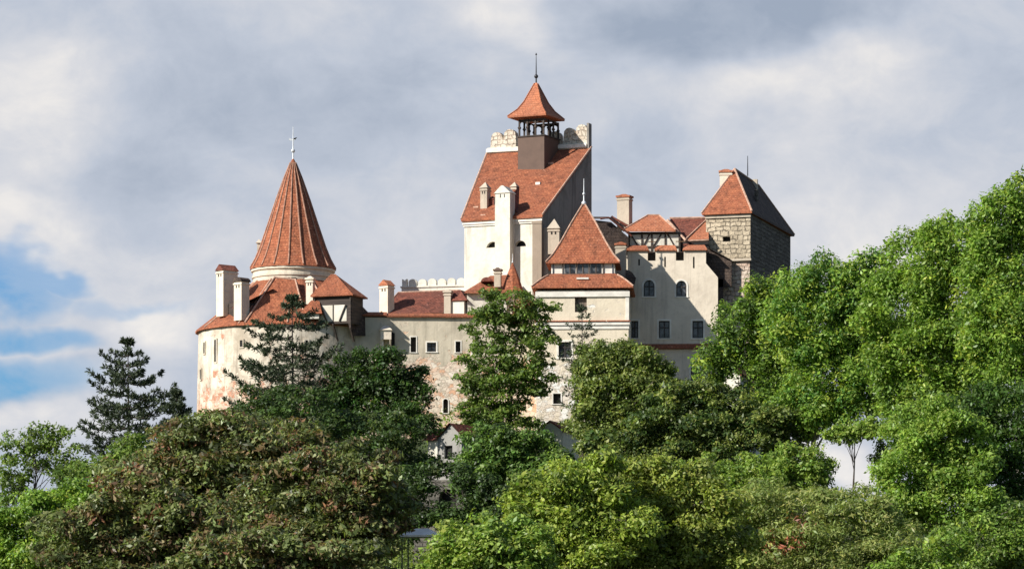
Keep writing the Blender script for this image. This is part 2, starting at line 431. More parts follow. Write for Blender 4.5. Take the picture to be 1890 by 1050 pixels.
def chimney(parent, px, d, py_top, py_bot, w, l, ang, mat=CHGREY, cap='gable', capmat=None, holes=True, name='chimney'):
    """shaft with a tiled or plastered cap; py_top is the tip of the cap"""
    x, y = XY(px, d); zt = ZZ(py_top, d); zb = ZZ(py_bot, d)
    caph = {'gable': w*.55, 'flat': .35, 'round': w*.45, 'pyr': w*.9}[cap]
    m = MB(); p = rect(x, y, w, l, ang)
    z1 = zt-caph
    m.prism(p, zb, z1, top=True)
    m.prism(rect(x, y, w+.14, l+.14, ang), z1-.30, z1-.16)      # drip course
    ch = m.build(name, mat, parent)
    c = MB(); P = rect(x, y, w+.22, l+.22, ang)
    c1, s1 = math.cos(ang), math.sin(ang)
    def loc(a, b, z): return (x+a*c1+b*s1, y-a*s1+b*c1, z)
    W2, L2 = (w+.22)/2, (l+.22)/2
    if cap == 'gable':
        fr = [loc(-W2, -L2, z1), loc(W2, -L2, z1), loc(0, -L2, zt)]; bk = [loc(-W2, L2, z1), loc(W2, L2, z1), loc(0, L2, zt)]
        c.poly(fr); c.poly(bk[::-1]); c.poly([fr[1], bk[1], bk[2], fr[2]]); c.poly([fr[2], bk[2], bk[0], fr[0]]); c.poly([fr[0], bk[0], bk[1], fr[1]])
    elif cap == 'round':
        n = 8; pr = [(-W2*math.cos(math.pi*k/n), z1+caph*math.sin(math.pi*k/n)) for k in range(n+1)]
        fr = [loc(a, -L2, z) for a, z in pr]; bk = [loc(a, L2, z) for a, z in pr]
        c.poly(fr[::-1]); c.poly(bk)
        for i in range(n+1):
            j = (i+1) % (n+1); c.poly([fr[j], fr[i], bk[i], bk[j]][::-1])
    elif cap == 'pyr':
        c.loft([ring3(P, z1), ring3([(x, y)]*4, zt)], cap0=True)
    else:
        c.prism(P, z1, z1+.18); q = rect(x, y, w-.05, l-.05, ang); c.loft([ring3(q, z1+.18), ring3(rect(x, y, w*.3, l*.5, ang), zt)], cap1=True)
    c.build('chimney_cap', capmat or mat, ch)
    if holes:
        hh = MB()
        for a in (-w*.17, w*.17):
            q = [loc(a-w*.07, -l/2-.012, z1-.62), loc(a+w*.07, -l/2-.012, z1-.62), loc(a+w*.07, -l/2-.012, z1-.36), loc(a-w*.07, -l/2-.012, z1-.36)]
            hh.poly(q)
        hh.build('smoke_hole', DARK, ch)
    return ch

def finial(parent, x, y, z0, z1, balls, vane=None, mat=ZINC, r=.07):
    m = MB(); m.tube([(x, y, z0), (x, y, z0+(z1-z0)*.5), (x, y, z1)], [r*1.3, r*.8, r*.35], 8)
    for zf, br in balls:
        z = z0+(z1-z0)*zf
        m.loft([circ(x, y, max(.01, br*math.sin(math.pi*k/6)), z-br*math.cos(math.pi*k/6), 10) for k in range(7)])
    if vane:
        z = z0+(z1-z0)*vane; pts = [(-.42, z-.10), (.10, z-.16), (.42, z+.22), (.25, z-.02), (.05, z+.16), (-.15, z+.04), (-.42, z+.14)]
        m.extrude((x, y-.02), (1, 0), pts, .05)
    return m.build('finial', mat, parent)

# =================================================================== ROUND TOWER
TD = 4.0; tx, ty = XY(541, TD); R = M(174, TD)
rt = thing('round_tower', 'round castle tower with tall conical red roof above a peeling cream bastion', 'castle tower', (tx, ty, 24.0))
# bastion wall, slit windows are set into facets
N = 72; zt = ZZ(612, TD); zb = 20.0
mb = MB(); slits = {}
def slit(px, y0, y1, wpx):
    k = (px-541)/176.0; a = math.asin(max(-1, min(1, k))); return a
rows = [zb, ZZ(760, -2), ZZ(720, -2), ZZ(680, -2), ZZ(650, -2), ZZ(625, -2), zt]
def Rz(z): return R + (zt-z)*.022
for k in range(N):
    a0 = 2*math.pi*k/N; a1 = 2*math.pi*(k+1)/N
    for z0, z1 in zip(rows[:-1], rows[1:]):
        p = [(tx+Rz(z0)*math.cos(a0), ty+Rz(z0)*math.sin(a0), z0), (tx+Rz(z0)*math.cos(a1), ty+Rz(z0)*math.sin(a1), z0),
             (tx+Rz(z1)*math.cos(a1), ty+Rz(z1)*math.sin(a1), z1), (tx+Rz(z1)*math.cos(a0), ty+Rz(z1)*math.sin(a0), z1)]
        mb.poly(p)
bw = mb.build('bastion_wall', BAST, rt, smooth=True)
def round_slit(px, y0, y1, wpx):
    th = math.asin((px-541)/176.0); nx, ny = math.sin(th), -math.cos(th); d = TD-R*math.cos(th)
    z0, z1 = ZZ(y1, d), ZZ(y0, d); rr = Rz((z0+z1)/2)
    w_ = M(wpx)/max(.35, math.cos(th)); ux, uy = -ny, nx
    def pp(a, z, o): return (tx+nx*(rr+o)+ux*a, ty+ny*(rr+o)+uy*a, z)
    m = MB(); m.poly([pp(-w_/2, z0, .03), pp(w_/2, z0, .03), pp(w_/2, z1, .03), pp(-w_/2, z1, .03)])
    w = m.build('window', DARK, rt)
    f = MB(); t = .13
    for a0, a1, za, zb_ in ((-w_/2-t, -w_/2, z0-t, z1+t), (w_/2, w_/2+t, z0-t, z1+t), (-w_/2, w_/2, z1, z1+t), (-w_/2, w_/2, z0-t, z0)):
        f.loft([[pp(a0, z, .10), pp(a1, z, .10), pp(a1, z, -.05), pp(a0, z, -.05)] for z in (za, zb_)], True, True)
    f.build('surround', BAST, w)
for s_ in ((383, 632, 652, 3), (406, 627, 668, 3.5), (376, 682, 700, 3), (456, 628, 640, 5), (575, 628, 642, 5)): round_slit(*s_)
# ring (skirt) roof
dr = M(74, TD); z_e = ZZ(613, TD)-.02; z_t = ZZ(521, TD)
NS = 24
m = MB(); re = R+.35
m.loft([circ(tx, ty, re, z_e-.16, NS), circ(tx, ty, re+.02, z_e, NS), circ(tx, ty, (re*.5+dr*.5), (z_e+z_t)/2-.25, NS), circ(tx, ty, dr-.1, z_t, NS)])
m.loft([circ(tx, ty, R-.2, z_e-.17, NS), circ(tx, ty, re, z_e-.16, NS)])
sk = m.build('skirt_roof', TILE, rt)
m = MB()
for k in range(0, NS, 2):
    a = 2*math.pi*k/NS
    P = [(tx+r_*math.cos(a), ty+r_*math.sin(a), z_+.05) for r_, z_ in ((re, z_e), (re*.5+dr*.5, (z_e+z_t)/2-.25), (dr-.1, z_t))]
    m.tube(P, .085, 6)
m.build('ridge_cap', RIDGE, sk)
# raised hipped roof on the front of the ring, in front of the drum
m = MB()
ax_, ay_ = XY(507, -1.2); za = ZZ(512, -1.2)
fl = V(452, 595, -4.9); frt = V(566, 597, -5.6); bl = V(462, 560, 0); br_ = V(575, 560, 0)
fl.z -= .05
mid = Vector((ax_, ay_, za)); mid2 = V(545, 516, -1.2)
m.poly([fl, frt, mid2, mid]); m.poly([bl, fl, mid]); m.poly([frt, br_, mid2]); m.poly([br_, bl, mid, mid2])
rr_ = m.build('dormer_roof', TILE, sk)
m = MB(); m.tube([fl+Vector((0, 0, .06)), mid+Vector((0, 0, .06))], .09, 6); m.tube([frt+Vector((0, 0, .06)), mid2+Vector((0, 0, .06))], .09, 6); m.tube([mid, mid2], .1, 6)
m.build('ridge_cap', RIDGE, rt)
# drum and cornice
m = MB(); zc = ZZ(497, TD)
m.loft([circ(tx, ty, r_, z_, 40) for r_, z_ in ((dr, z_t-3), (dr, ZZ(523, TD)), (dr, ZZ(516, TD)), (dr+.12, ZZ(515, TD)), (dr+.12, ZZ(511, TD)), (dr+.02, ZZ(510, TD)), (dr+.02, ZZ(505, TD)), (dr+.2, ZZ(503, TD)), (dr+.2, ZZ(499, TD)), (dr-.3, zc))])
drum = m.build('drum', DRUM, rt)
m = MB()
w0 = V(556, 0, 0)
for (px_, y0, y1, wd) in ((556, 524, 548, .55), (543, 512, 524, .9)):
    th = math.asin((px_-541)/74.0); rr2 = dr+.03; nx, ny = math.sin(th), -math.cos(th); ux, uy = -ny, nx; d_ = TD-dr
    q = lambda a, z, o=0: (tx+nx*(rr2+o)+ux*a, ty+ny*(rr2+o)+uy*a, z)
    m.poly([q(-wd/2, ZZ(y1, d_)), q(wd/2, ZZ(y1, d_)), q(wd/2, ZZ(y0, d_)), q(-wd/2, ZZ(y0, d_))])
m.build('window', DARK, rt)
# cone roof: sixteen shallow facets with mortared hips
NC = 18; prof = [(80, 498.5), (79, 496.0), (69, 478), (60, 456), (45, 412), (31, 370), (17, 330), (5.5, 301), (1.2, 293)]
m = MB(); rings = [circ(tx, ty, M(a, TD), ZZ(b, TD), NC, .12) for a, b in prof]
m.loft([circ(tx, ty, dr-.2, ZZ(498.7, TD), NC, .12)] + rings, cap1=True)
cone = m.build('cone_roof', TILE, rt)
for k in range(NC):
    a = 2*math.pi*k/NC+.12; m = MB()
    m.tube([(tx+(M(r_, TD)+.03)*math.cos(a), ty+(M(r_, TD)+.03)*math.sin(a), ZZ(b, TD)+.03) for r_, b in prof[1:-1]], [.075]*5+[.05, .035], 5)
    m.build('ridge_cap', RIB, cone)
finial(cone, tx, ty, ZZ(296, TD), ZZ(234, TD), ((.28, .21),), vane=.62)
m = MB(); hx, hy = XY(478, 4); m.prism(rect(hx, hy, .35, .5, 0), ZZ(463, 4), ZZ(449, 4)); m.loft([ring3(rect(hx, hy, .6, .8, 0), ZZ(449, 4)), ring3([(hx, hy)]*4, ZZ(441, 4))], True)
m.build('roof_vent', DRUM, cone)
# chimneys on the skirt
chimney(sk, 419, -1.0, 489, 585, 1.15, 1.85, math.radians(48), CREAM, 'gable', TILE_B)
chimney(sk, 446, -4.0, 512, 592, 1.05, 1.15, math.radians(40), CREAM, 'round', TILE_D)
chimney(sk, 573, -3.8, 510, 562, .72, .7, math.radians(15), CREAM, 'flat', CREAM)
# dark block put in for the shaded recess between the two tall chimneys
m = MB(); p = [XY(418, -1.2), XY(433, -3.0), XY(500, -2.0), XY(480, 1)]
m.prism(p, ZZ(590, -2), ZZ(560, -2)); dm = m.build('recess_shade', WOOD, rt)
m = MB(); z0_, z1_ = ZZ(563, -2), ZZ(541, -2); m.poly([(*XY(428, -3.4), z0_-.5), (*XY(505, -2.6), z0_+1.6), (*XY(500, 1), z1_+.6), (*XY(430, 1), z1_-.6)]); m.build('dormer_roof', TILE_B, dm)
# half-timbered oriel
al = math.radians(20); ox, oy = XY(626, -3.9)
wf, lf = M(66)/math.cos(al), 3.2
P = rect(ox, oy, wf, lf, al); m = MB(); z0, z1 = ZZ(600, -4), ZZ(548, -4)
m.prism(P, z0, z1); orl = m.build('oriel', WOOD, rt)
c1, s1 = math.cos(al), math.sin(al)
def ol(a, b, z): return (ox+a*c1+b*s1, oy-a*s1+b*c1, z)
pan = MB(); a0, a1 = -wf*.36, wf*.38; za, zb2 = ZZ(594, -5), ZZ(564, -5); fy = -lf/2-.03
for (p0, p1) in ((a0, (a0+a1)/2-.08), ((a0+a1)/2+.08, a1)):
    pan.poly([ol(p0, fy, za), ol(p1, fy, za), ol(p1, fy, zb2), ol(p0, fy, zb2)])
pan.build('plaster_panel', WHITE, orl)
br2 = MB(); br2.tube([ol(a0+.05, fy-.06, zb2), ol(a0+.75, fy-.06, za)], .09, 4); br2.tube([ol(a1-.05, fy-.06, zb2), ol(a1-.75, fy-.06, za)], .09, 4)
br2.tube([ol(-wf/2, fy-.05, z1), ol(-wf/2, fy-.05, z0-.5)], .11, 4); br2.tube([ol(wf/2, fy-.05, z1), ol(wf/2, fy-.05, z0-.5)], .11, 4)
for a in (-wf*.45, 0, wf*.45): br2.tube([ol(a, fy, z0), ol(a, fy+1.3, z0-1.7)], .11, 4)
br2.build('timber_brace', WOOD, orl)
m = MB(); e0 = rect(ox, oy, wf+.7, lf+.8, al); ap = V(615, 506, -3.6)
m.loft([ring3(e0, z1-.1), ring3(rect(ox, oy, wf+.74, lf+.84, al), z1+.02), ring3([(ap.x-.25, ap.y), (ap.x+.25, ap.y), (ap.x+.25, ap.y+.3), (ap.x-.25, ap.y+.3)], ap.z)], True, True)
m.build('roof', TILE, orl)
m = MB()                                   # lean-to roof falling to the right of the oriel
q = [V(648, 549, -4.6), V(684, 581, -2.6), V(684, 581, 1.5), V(650, 545, 1.5)]
m.poly(q); m.poly([V(648, 549, -4.6), V(650, 620, -4.6), V(684, 620, -2.6), V(684, 581, -2.6)]); m.poly([V(684, 581, -2.6), V(684, 620, -2.6), V(684, 620, 1.5), V(684, 581, 1.5)])
m.build('lean_to_roof', TILE_D, rt)
# small dormer left of the oriel
m = MB(); p = rect(*XY(572, -5.3), M(34), 1.4, 0); m.prism(p, ZZ(588, -6), ZZ(578, -6)); sd = m.build('dormer', WHITE, rt)
m = MB(); cxd, cyd = XY(574, -5.3); m.loft([ring3(rect(cxd, cyd, M(42), 1.9, 0), ZZ(579, -6)), ring3([(cxd, cyd+.5), (cxd+.8, cyd+.5), (cxd+.8, cyd+.6), (cxd, cyd+.6)], ZZ(554, -5))], True, True); m.build('roof', TILE, sd)

# =================================================================== CURTAIN WALL
cw_ = Wall(652, -3.2, 1000, -2.4)
cw = thing('curtain_wall', 'long beige castle wall with small deep windows and red coping beside the round tower', 'castle wall', (cw_.pt(cw_.L/2, 22).x, cw_.pt(cw_.L/2, 22).y, 22))
hs = [(cw_.hole(758, 768, 622, 650), 'dark'), (cw_.hole(788, 805, 632, 649), 'glass'), (cw_.hole(841, 850, 630, 650), 'dark'), (cw_.hole(872, 884, 634, 654), 'glass'),
      (cw_.hole(818, 827, 736, 762, True), 'dark')]
m = MB(); ztop = cw_.z(586, 6); cw_.face(m, 18, ztop)
bA, bB = cw_.pt(0, 0, -1.6), cw_.pt(cw_.L, 0, -1.6)
m.poly([cw_.pt(0, 18, -1.6), cw_.pt(cw_.L, 18, -1.6), cw_.pt(cw_.L, ztop, -1.6), cw_.pt(0, ztop, -1.6)][::-1]); m.poly([cw_.pt(0, 18), cw_.pt(0, 18, -1.6), cw_.pt(0, ztop, -1.6), cw_.pt(0, ztop)][::-1])
m.poly([cw_.pt(0, ztop), cw_.pt(cw_.L, ztop), cw_.pt(cw_.L, ztop, -1.6), cw_.pt(0, ztop, -1.6)])
m.build('wall', GREYP, cw)
for h, k in hs: window(cw, cw_, h, k, k == 'dark' and .11 or .14)
m = MB()
for u0, u1, dz in ((-.2, 3.4, .12), (3.4, 9.0, .02), (9.0, 14.2, .0), (14.2, cw_.L, .03)):
    m.loft([[cw_.pt(u0, ztop+dz, .3), cw_.pt(u1, ztop+dz, .3), cw_.pt(u1, ztop+dz, -1.8), cw_.pt(u0, ztop+dz, -1.8)],
        [cw_.pt(u0, ztop+dz+.12, .34), cw_.pt(u1, ztop+dz+.12, .34), cw_.pt(u1, ztop+dz+.12, -1.84), cw_.pt(u0, ztop+dz+.12, -1.84)],
        [cw_.pt(u0, ztop+dz+.48, -.6), cw_.pt(u1, ztop+dz+.48, -.6), cw_.pt(u1, ztop+dz+.48, -.8), cw_.pt(u0, ztop+dz+.48, -.8)]], True, True)
m.build('tiled_coping', TILE, cw)
# projecting box oriel (garderobe)
m = MB(); u0, u1 = cw_.up(702), cw_.up(722); um = (u0+u1)/2; za, zb2 = cw_.z(628, um), cw_.z(611, um)
cw_.box(m, u0, u1, za, zb2, .005, 1.1)
m.loft([[cw_.pt(u0-.1, zb2, 1.25), cw_.pt(u1+.1, zb2, 1.25), cw_.pt(u1+.1, zb2, .01), cw_.pt(u0-.1, zb2, .01)], [cw_.pt(u0+.3, zb2+.5, .35), cw_.pt(u1-.3, zb2+.5, .35), cw_.pt(u1-.3, zb2+.5, .01), cw_.pt(u0+.3, zb2+.5, .01)]], True, True)
g = m.build('garderobe', CREAM, cw)
m = MB()
for u in (u0+.12, u1-.12): m.tube([cw_.pt(u, za, 1.0), cw_.pt(u, za-1.1, .05)], .12, 4)
cw_.box(m, u0+.1, u0+.32, cw_.z(648, um), za, .02, .9)
m.build('bracket', CREAM, g)
m = MB(); m.poly([cw_.pt(u1, za-1.1, .03), cw_.pt(u1+.35, za-1.0, .03), cw_.pt(u1+.35, zb2-.2, .03), cw_.pt(u1, zb2-.1, .03)]); m.build('window', DARK, cw)

# buildings behind the curtain wall
hb = thing('low_range', 'low brown tiled roof range with small pale chimneys standing behind the curtain wall', 'castle roof', (*XY(790, 5), 26))
m = MB(); zb2 = ZZ(585, 3)
m.prism([XY(712, 1.5), XY(858, 1.5), XY(858, 9), XY(712, 9)], 26, ZZ(577, 1.5)); m.build('wall', CREAM, hb)
m = MB(); a, b, c, d_ = V(700, 580, 1.0), V(858, 576, 1.0), V(846, 536, 5.2), V(735, 540, 5.2); e_, f_ = V(705, 575, 9.5), V(860, 575, 9.5)
m.poly([a, b, c, d_]); m.poly([e_, a, d_]); m.poly([b, f_, c]); m.poly([f_, e_, d_, c]); m.poly([a, e_, f_, b]); rf = m.build('roof', TILE_B, hb)
m = MB(); m.tube([a, d_], .09, 5); m.tube([b, c], .09, 5); m.tube([d_, c], .10, 5); m.build('ridge_cap', RIDGE, rf)
m = MB(); q = rect(*XY(850, 1.5), 1.9, 3.0, .35); m.prism(q, zb2, ZZ(556, 1)); dm = m.build('dormer', WHITE, hb)
m = MB(); cx_, cy_ = XY(852, 1.6); m.loft([ring3(rect(cx_, cy_, 2.6, 3.6, .35), ZZ(557, 1)), ring3(rect(cx_, cy_, .2, 1.5, .35), ZZ(535, 1))], True, True); m.build('dormer_roof', TILE_B, hb)
chimney(rf, 714, 1.8, 517, 580, 1.05, 1.1, math.radians(35), CREAM, 'gable', TILE_O, holes=True)
chimney(rf, 827, .4, 534, 580, .7, .6, math.radians(15), CHGREY, 'flat', CHGREY, holes=False)
# crenellated terrace parapet beyond
pw = Wall(741, 10.5, 862, 8.8)
tp = thing('terrace_parapet', 'white battlemented parapet wall with rounded merlons left of the white keep', 'parapet', (*XY(800, 9.6), 30))
m = MB(); zt2 = pw.z(530, 3); p4 = [pw.pt(0, 0), pw.pt(pw.L, 0), pw.pt(pw.L, 0, -.8), pw.pt(0, 0, -.8)]
m.prism([(p.x, p.y) for p in p4], 28, zt2); m.prism([(p.x, p.y) for p in (pw.pt(-.1, 0, .12), pw.pt(pw.L, 0, .12), pw.pt(pw.L, 0, -.9), pw.pt(-.1, 0, -.9))], zt2, zt2+.16)
m.build('wall', WHITE, tp)
def double_merlon(parent, w, u0, u1, z0, zl, zr_, t=.9, mat=None):
    m = MB(); um = (u0+u1)/2; r = (u1-u0)/4; n = 6; k = .9
    pts = [(u0, z0), (u1, z0)]
    pts += [(um+r+r*math.cos(math.pi*i/n)*(1 if i < n/2 else .92), zr_-k+k*math.sin(math.pi*i/n)**.7) for i in range(n)]
    pts += [(um, z0+(min(zl, zr_)-z0)*.42)]
    pts += [(um-r+r*math.cos(math.pi*i/n)*.92, zl-k+k*math.sin(math.pi*i/n)**.7) for i in range(1, n+1)]
    m.extrude((w.A.x, w.A.y), (w.u.x, w.u.y), pts, t)
    return m.build('merlon', mat or MERL, parent)
def merlon(parent, w, u0, u1, z0, z1, t=.6, mat=MERL, swallow=False):
    m = MB(); n = 8; pts = [(u0, z0), (u1, z0)]; r = (u1-u0)/2; cu = (u0+u1)/2; zs = z1-r*.8
    if swallow:
        pts += [(u1, z1), (cu+r*.45, z1-r*.25), (cu, zs-r*.5), (cu-r*.45, z1-r*.25), (u0, z1)]
    else: pts += [(cu+r*math.cos(math.pi*k/n), zs+r*.8*math.sin(math.pi*k/n)) for k in range(n+1)]
    m.extrude((w.A.x, w.A.y), (w.u.x, w.u.y), pts, t)
    return m.build('merlon', mat, parent)
for k, (a, b) in enumerate(((742, 751), (754, 769), (772, 787), (790, 805), (808, 823), (826, 840), (843, 859))):
    merlon(tp, pw, pw.up(a), pw.up(b), zt2+.16, pw.z(515 if k else 514, 2)+(.03*(k % 2)), .5, WHITE, swallow=(k == 0))

# =================================================================== KEEP
FLk, FRk, BRk, BLk = (857, 8.0), (1000, 4.5), (1090, 16.0), (903, 20.0)
kx, ky = XY(965, 12)
kp = thing('castle_keep', 'tall white keep with steep red roof, rounded battlements and small belfry on top', 'castle keep', (kx, ky, 26))
kf = Wall(*FLk, *FRk); ks = Wall(*FRk, *BRk)
zek = kf.z(408, 0)
h1 = kf.hole(897, 922, 446, 457, True, .5); h2 = kf.hole(950, 971, 444, 455, True, .5)
# make the arches shallow: segment heads
m = MB(); kf.face(m, 24, zek)
ztk = ZZ(287, BLk[1])              # roof top height
A, B, C, Dk = [Vector(XY(*q)+(0,)) for q in (FLk, FRk, BRk, BLk)]
def at(p, z): return Vector((p.x, p.y, z))
m.poly([at(Dk, 24), at(A, 24), at(A, zek), at(Dk, ztk)]); m.poly([at(C, 24), at(Dk, 24), at(Dk, ztk), at(C, ztk)])
m.build('wall', WHITE, kp)
mf = MB(); mf.poly([at(B, 24), at(C, 24), at(C, ztk), at(B, zek)]); mf.build('flank_wall', FLANK_SHADE, kp)
for h in (h1, h2): window(kp, kf, h, 'dark', False)
m = MB(); kf.box(m, -.15, kf.L+.1, zek-.42, zek-.02, .003, .22); kf.box(m, -.1, kf.L+.06, zek-.62, zek-.44, .002, .12); m.build('cornice', TRIM, kp)
# roof slab
def off(p, q, t): return p+(q-p)*t
ev = [off(A, Dk, -.03)-kf.u*.28, off(B, C, -.03)+kf.u*.22]
rt3 = [at(ev[0], zek-.12), at(ev[1], zek-.12), at(C+kf.u*.12, ztk+.05), at(Dk-kf.u*.25, ztk+.05)]
up_ = [p+Vector((0, 0, .28)) for p in rt3]
m = MB(); m.poly(up_); m.poly(rt3[::-1])
for i in range(4): m.poly([rt3[i], rt3[(i+1) % 4], up_[(i+1) % 4], up_[i]])
kr = m.build('roof', TILE, kp)
m = MB(); m.tube([up_[1], up_[2]], .10, 5); m.tube([up_[0], up_[3]], .10, 5); m.build('ridge_cap', RIDGE, kr)
# back wall rising as parapet with merlons
bwk = Wall(*BLk, *BRk); m = MB(); zp = ztk+.9
pts = [bwk.pt(-.1, 0, .25), bwk.pt(bwk.up(1084.5), 0, .25), bwk.pt(bwk.up(1084.5), 0, -1.0), bwk.pt(-.1, 0, -1.0)]
m.prism([(p.x, p.y) for p in pts], ztk-6, ztk+.75); pr = m.build('parapet', WHITE, kp)
m = MB(); pts = [bwk.pt(-.2, 0, .45), bwk.pt(bwk.up(1084.5), 0, .45), bwk.pt(bwk.up(1084.5), 0, .26), bwk.pt(-.2, 0, .26)]
m.prism([(p.x, p.y) for p in pts], ztk+.25, ztk+.62); m.build('parapet_band', TRIM, pr)
zm = ztk+.75
double_merlon(pr, bwk, bwk.up(905), bwk.up(952), zm, bwk.z(243, 2), bwk.z(238, 3))
double_merlon(pr, bwk, bwk.up(1039), bwk.up(1084.5), zm, bwk.z(236, 9), bwk.z(231, 9))
merlon(pr, bwk, bwk.up(1014), bwk.up(1034), zm, bwk.z(243, 7), .9)
z1 = bwk.z(230, 10)
m = MB(); pts = [bwk.pt(bwk.up(1084.6), 0, .3), bwk.pt(bwk.up(1088.5), 0, .3), bwk.pt(bwk.up(1088.5), 0, -.6), bwk.pt(bwk.up(1084.6), 0, -.6)]
m.prism([(p.x, p.y) for p in pts], 30, z1+.05); m.build('buttress', FLANK_SHADE, kp)
# side parapet merlons behind belfry, on right flank seen edge-on
# buttress strips on front right corner
m = MB(); kf.box(m, kf.up(985), kf.L+.12, 28, zek-.75, .005, .35); kf.box(m, kf.up(984), kf.L+.15, zek-.75, zek-.45, .005, .4)
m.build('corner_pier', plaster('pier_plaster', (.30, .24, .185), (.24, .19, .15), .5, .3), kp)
m = MB(); q = ks.pt(.65, 0, .25); m.prism(rect(q.x, q.y, .6, .6, .42), 28, ZZ(421, 5)); m.build('corner_pier', CHGREY, kp)
# chimneys
def on_roof(px, frac):      # point on keep roof for screen column px at slope fraction frac
    pL = off(A, Dk, frac); pR = off(B, C, frac); k = (px-945.0)/F
    u = (k*pL.y-pL.x)/((pR.x-pL.x)-k*(pR.y-pL.y)); p = off(pL, pR, u)
    return Vector((p.x, p.y, zek+(ztk-zek)*frac+.16))
alk = math.atan2(A.y-B.y, B.x-A.x)
q = kf.pt(kf.up(935), 0, .42); m = MB(); w_ = M(28)/math.cos(alk)
zt_ = CZ+(HOR-344)*q.y/F; zsh = CZ+(HOR-358)*q.y/F
m.prism(rect(q.x, q.y, w_, 1.3, alk), 28, zsh)
ch = m.build('chimney', WHITE, kr)
m = MB(); c1, s1 = math.cos(alk), math.sin(alk)
def kl(a, b, z): return (q.x+a*c1+b*s1, q.y-a*s1+b*c1, z)
W2, L2 = w_/2+.1, .75
fr = [kl(-W2, -L2, zsh), kl(W2, -L2, zsh), kl(W2*.15, -L2, zt_-.03), kl(0, -L2, zt_), kl(-W2*.15, -L2, zt_-.03)]; bk = [kl(-W2, L2, zsh), kl(W2, L2, zsh), kl(W2*.15, L2, zt_-.03), kl(0, L2, zt_), kl(-W2*.15, L2, zt_-.03)]
m.poly(fr); m.poly(bk[::-1])
for i in range(5): m.poly([fr[(i+1) % 5], fr[i], bk[i], bk[(i+1) % 5]][::-1])
m.build('chimney_cap', WHITE, ch)
m = MB()
for a in (-.22, .22): m.prism(rect(*kl(a, -.655, 0)[:2], .09, .02, alk), zsh-.45, zsh-.1)
m.build('smoke_hole', DARK, ch)
for (px_, fr_, top, w1, l1, cp) in ((896, .16, 336, .75, .95, 'pyr'), (950, .42, 336, .6, .7, 'pyr')):
    p = on_roof(px_, fr_); dd = p.y-400
    bot = HOR-(p.z-.7-CZ)*F/p.y
    chimney(kr, px_, dd, top, bot, w1, l1, alk, CHGREY, cp, CHGREY, holes=True)
# tiled cricket (saddle) behind the big chimney and small dormers
p0 = on_roof(936, .02); p1 = on_roof(960, .46)
m = MB(); pk = Vector(kl(0, .6, zsh-.3)); l_ = Vector(kl(-1.2, .55, zek+.3)); r_ = Vector(kl(1.25, .55, zek+.4))
m.poly([l_, pk, p1]); m.poly([pk, r_, p1]); m.build('saddle_roof', TILE_B, kr)
p = on_roof(909, .2); m = MB(); m.prism(rect(p.x, p.y, .7, .8, alk), p.z-.5, p.z+.5); m.loft([ring3(rect(p.x, p.y, .9, 1.0, alk), p.z+.5), ring3([(p.x, p.y)]*4, p.z+.9)], True); m.build('roof_vent', TILE_B, kr)
p = on_roof(994, .47); m = MB(); m.prism(rect(p.x, p.y, .5, .5, alk), p.z-.4, p.z+.25); m.build('roof_light', TRIM, kr)
m = MB()
for px_, fr_ in ((880, .16), (893, .03), (1018, .78)):
    p = on_roof(px_, fr_); m.prism(rect(p.x, p.y, .55, .5, alk), p.z-.4, p.z+.18)
m.build('roof_light', RIDGE, kr)
# belfry
p = on_roof(993, .76); bw_ = M(49, 12)/math.cos(.46)
sx_, sy_ = p.x, p.y; ab = .44
# front face columns 955..1008, right side to 1038
bx, by = XY(994.5, p.y-400+1.2)
wB, lB = 3.05, 3.9
zb0 = ZZ(330, by-400); zb1 = ZZ(253, by-400-1.5)
m = MB(); m.prism(rect(bx, by, wB, lB, ab), zb0, zb1); bf = m.build('belfry', BOX, kp)
m = MB(); m.prism(rect(bx, by, wB+.2, lB+.2, ab), zb1, zb1+.12); m.build('belfry_rail', WOOD, bf)
zr = ZZ(224, by-400)
c1, s1 = math.cos(ab), math.sin(ab)
def bl_(a, b, z): return (bx+a*c1+b*s1, by-a*s1+b*c1, z)
for i in range(4):
    for j in range(4):
        if i in (0, 3) or j in (0, 3):
            a = -wB/2+.12+(wB-.24)*i/3; b = -lB/2+.12+(lB-.24)*j/3
            x_, y_, _ = bl_(a, b, 0); m = MB(); m.prism(rect(x_, y_, .16, .16, ab), zb1+.12, zr)
            m.loft([ring3(rect(x_, y_, .17, .17, ab), zb1+.85), ring3(rect(x_, y_, .30, .30, ab), zb1+1.0), ring3(rect(x_, y_, .17, .17, ab), zb1+1.15)])
            m.build('belfry_post', WOOD, bf)
m = MB()      # arch heads between posts
for side in range(4):
    for i in range(3):
        Ls = (wB if side % 2 == 0 else lB)-.24; a0 = -Ls/2+Ls*i/3; a1 = a0+Ls/3; n = 6; r = (a1-a0)/2; cc = (a0+a1)/2
        o = (-lB/2+.12, wB/2-.12, lB/2-.12, -wB/2+.12)[side]
        f = (lambda a, z: bl_(a, o, z)) if side % 2 == 0 else (lambda a, z: bl_(o, a, z))
        for k in range(n):
            t0, t1 = math.pi*k/n, math.pi*(k+1)/n
            z0_, z1_ = zr-.75+r*math.sin(t0), zr-.75+r*math.sin(t1)
            qd = [f(cc-r*math.cos(t0), z0_), f(cc-r*math.cos(t1), z1_), f(cc-r*math.cos(t1), zr), f(cc-r*math.cos(t0), zr)]
            m.poly(qd)
m.build('belfry_arch', WOOD, bf)
wr_ = 4.45; prof = [(1.0, 221), (1.005, 218.5), (.66, 205), (.43, 190), (.24, 172), (.06, 155), (.0, 152)]
m = MB(); rg = [ring3(rect(bx-.28, by, max(.02, wr_*k), max(.02, wr_*k*1.06), ab), ZZ(r_, by-400)) for k, r_ in prof]
m.loft(rg, cap0=True); br_o = m.build('belfry_roof', TILE_O, bf)
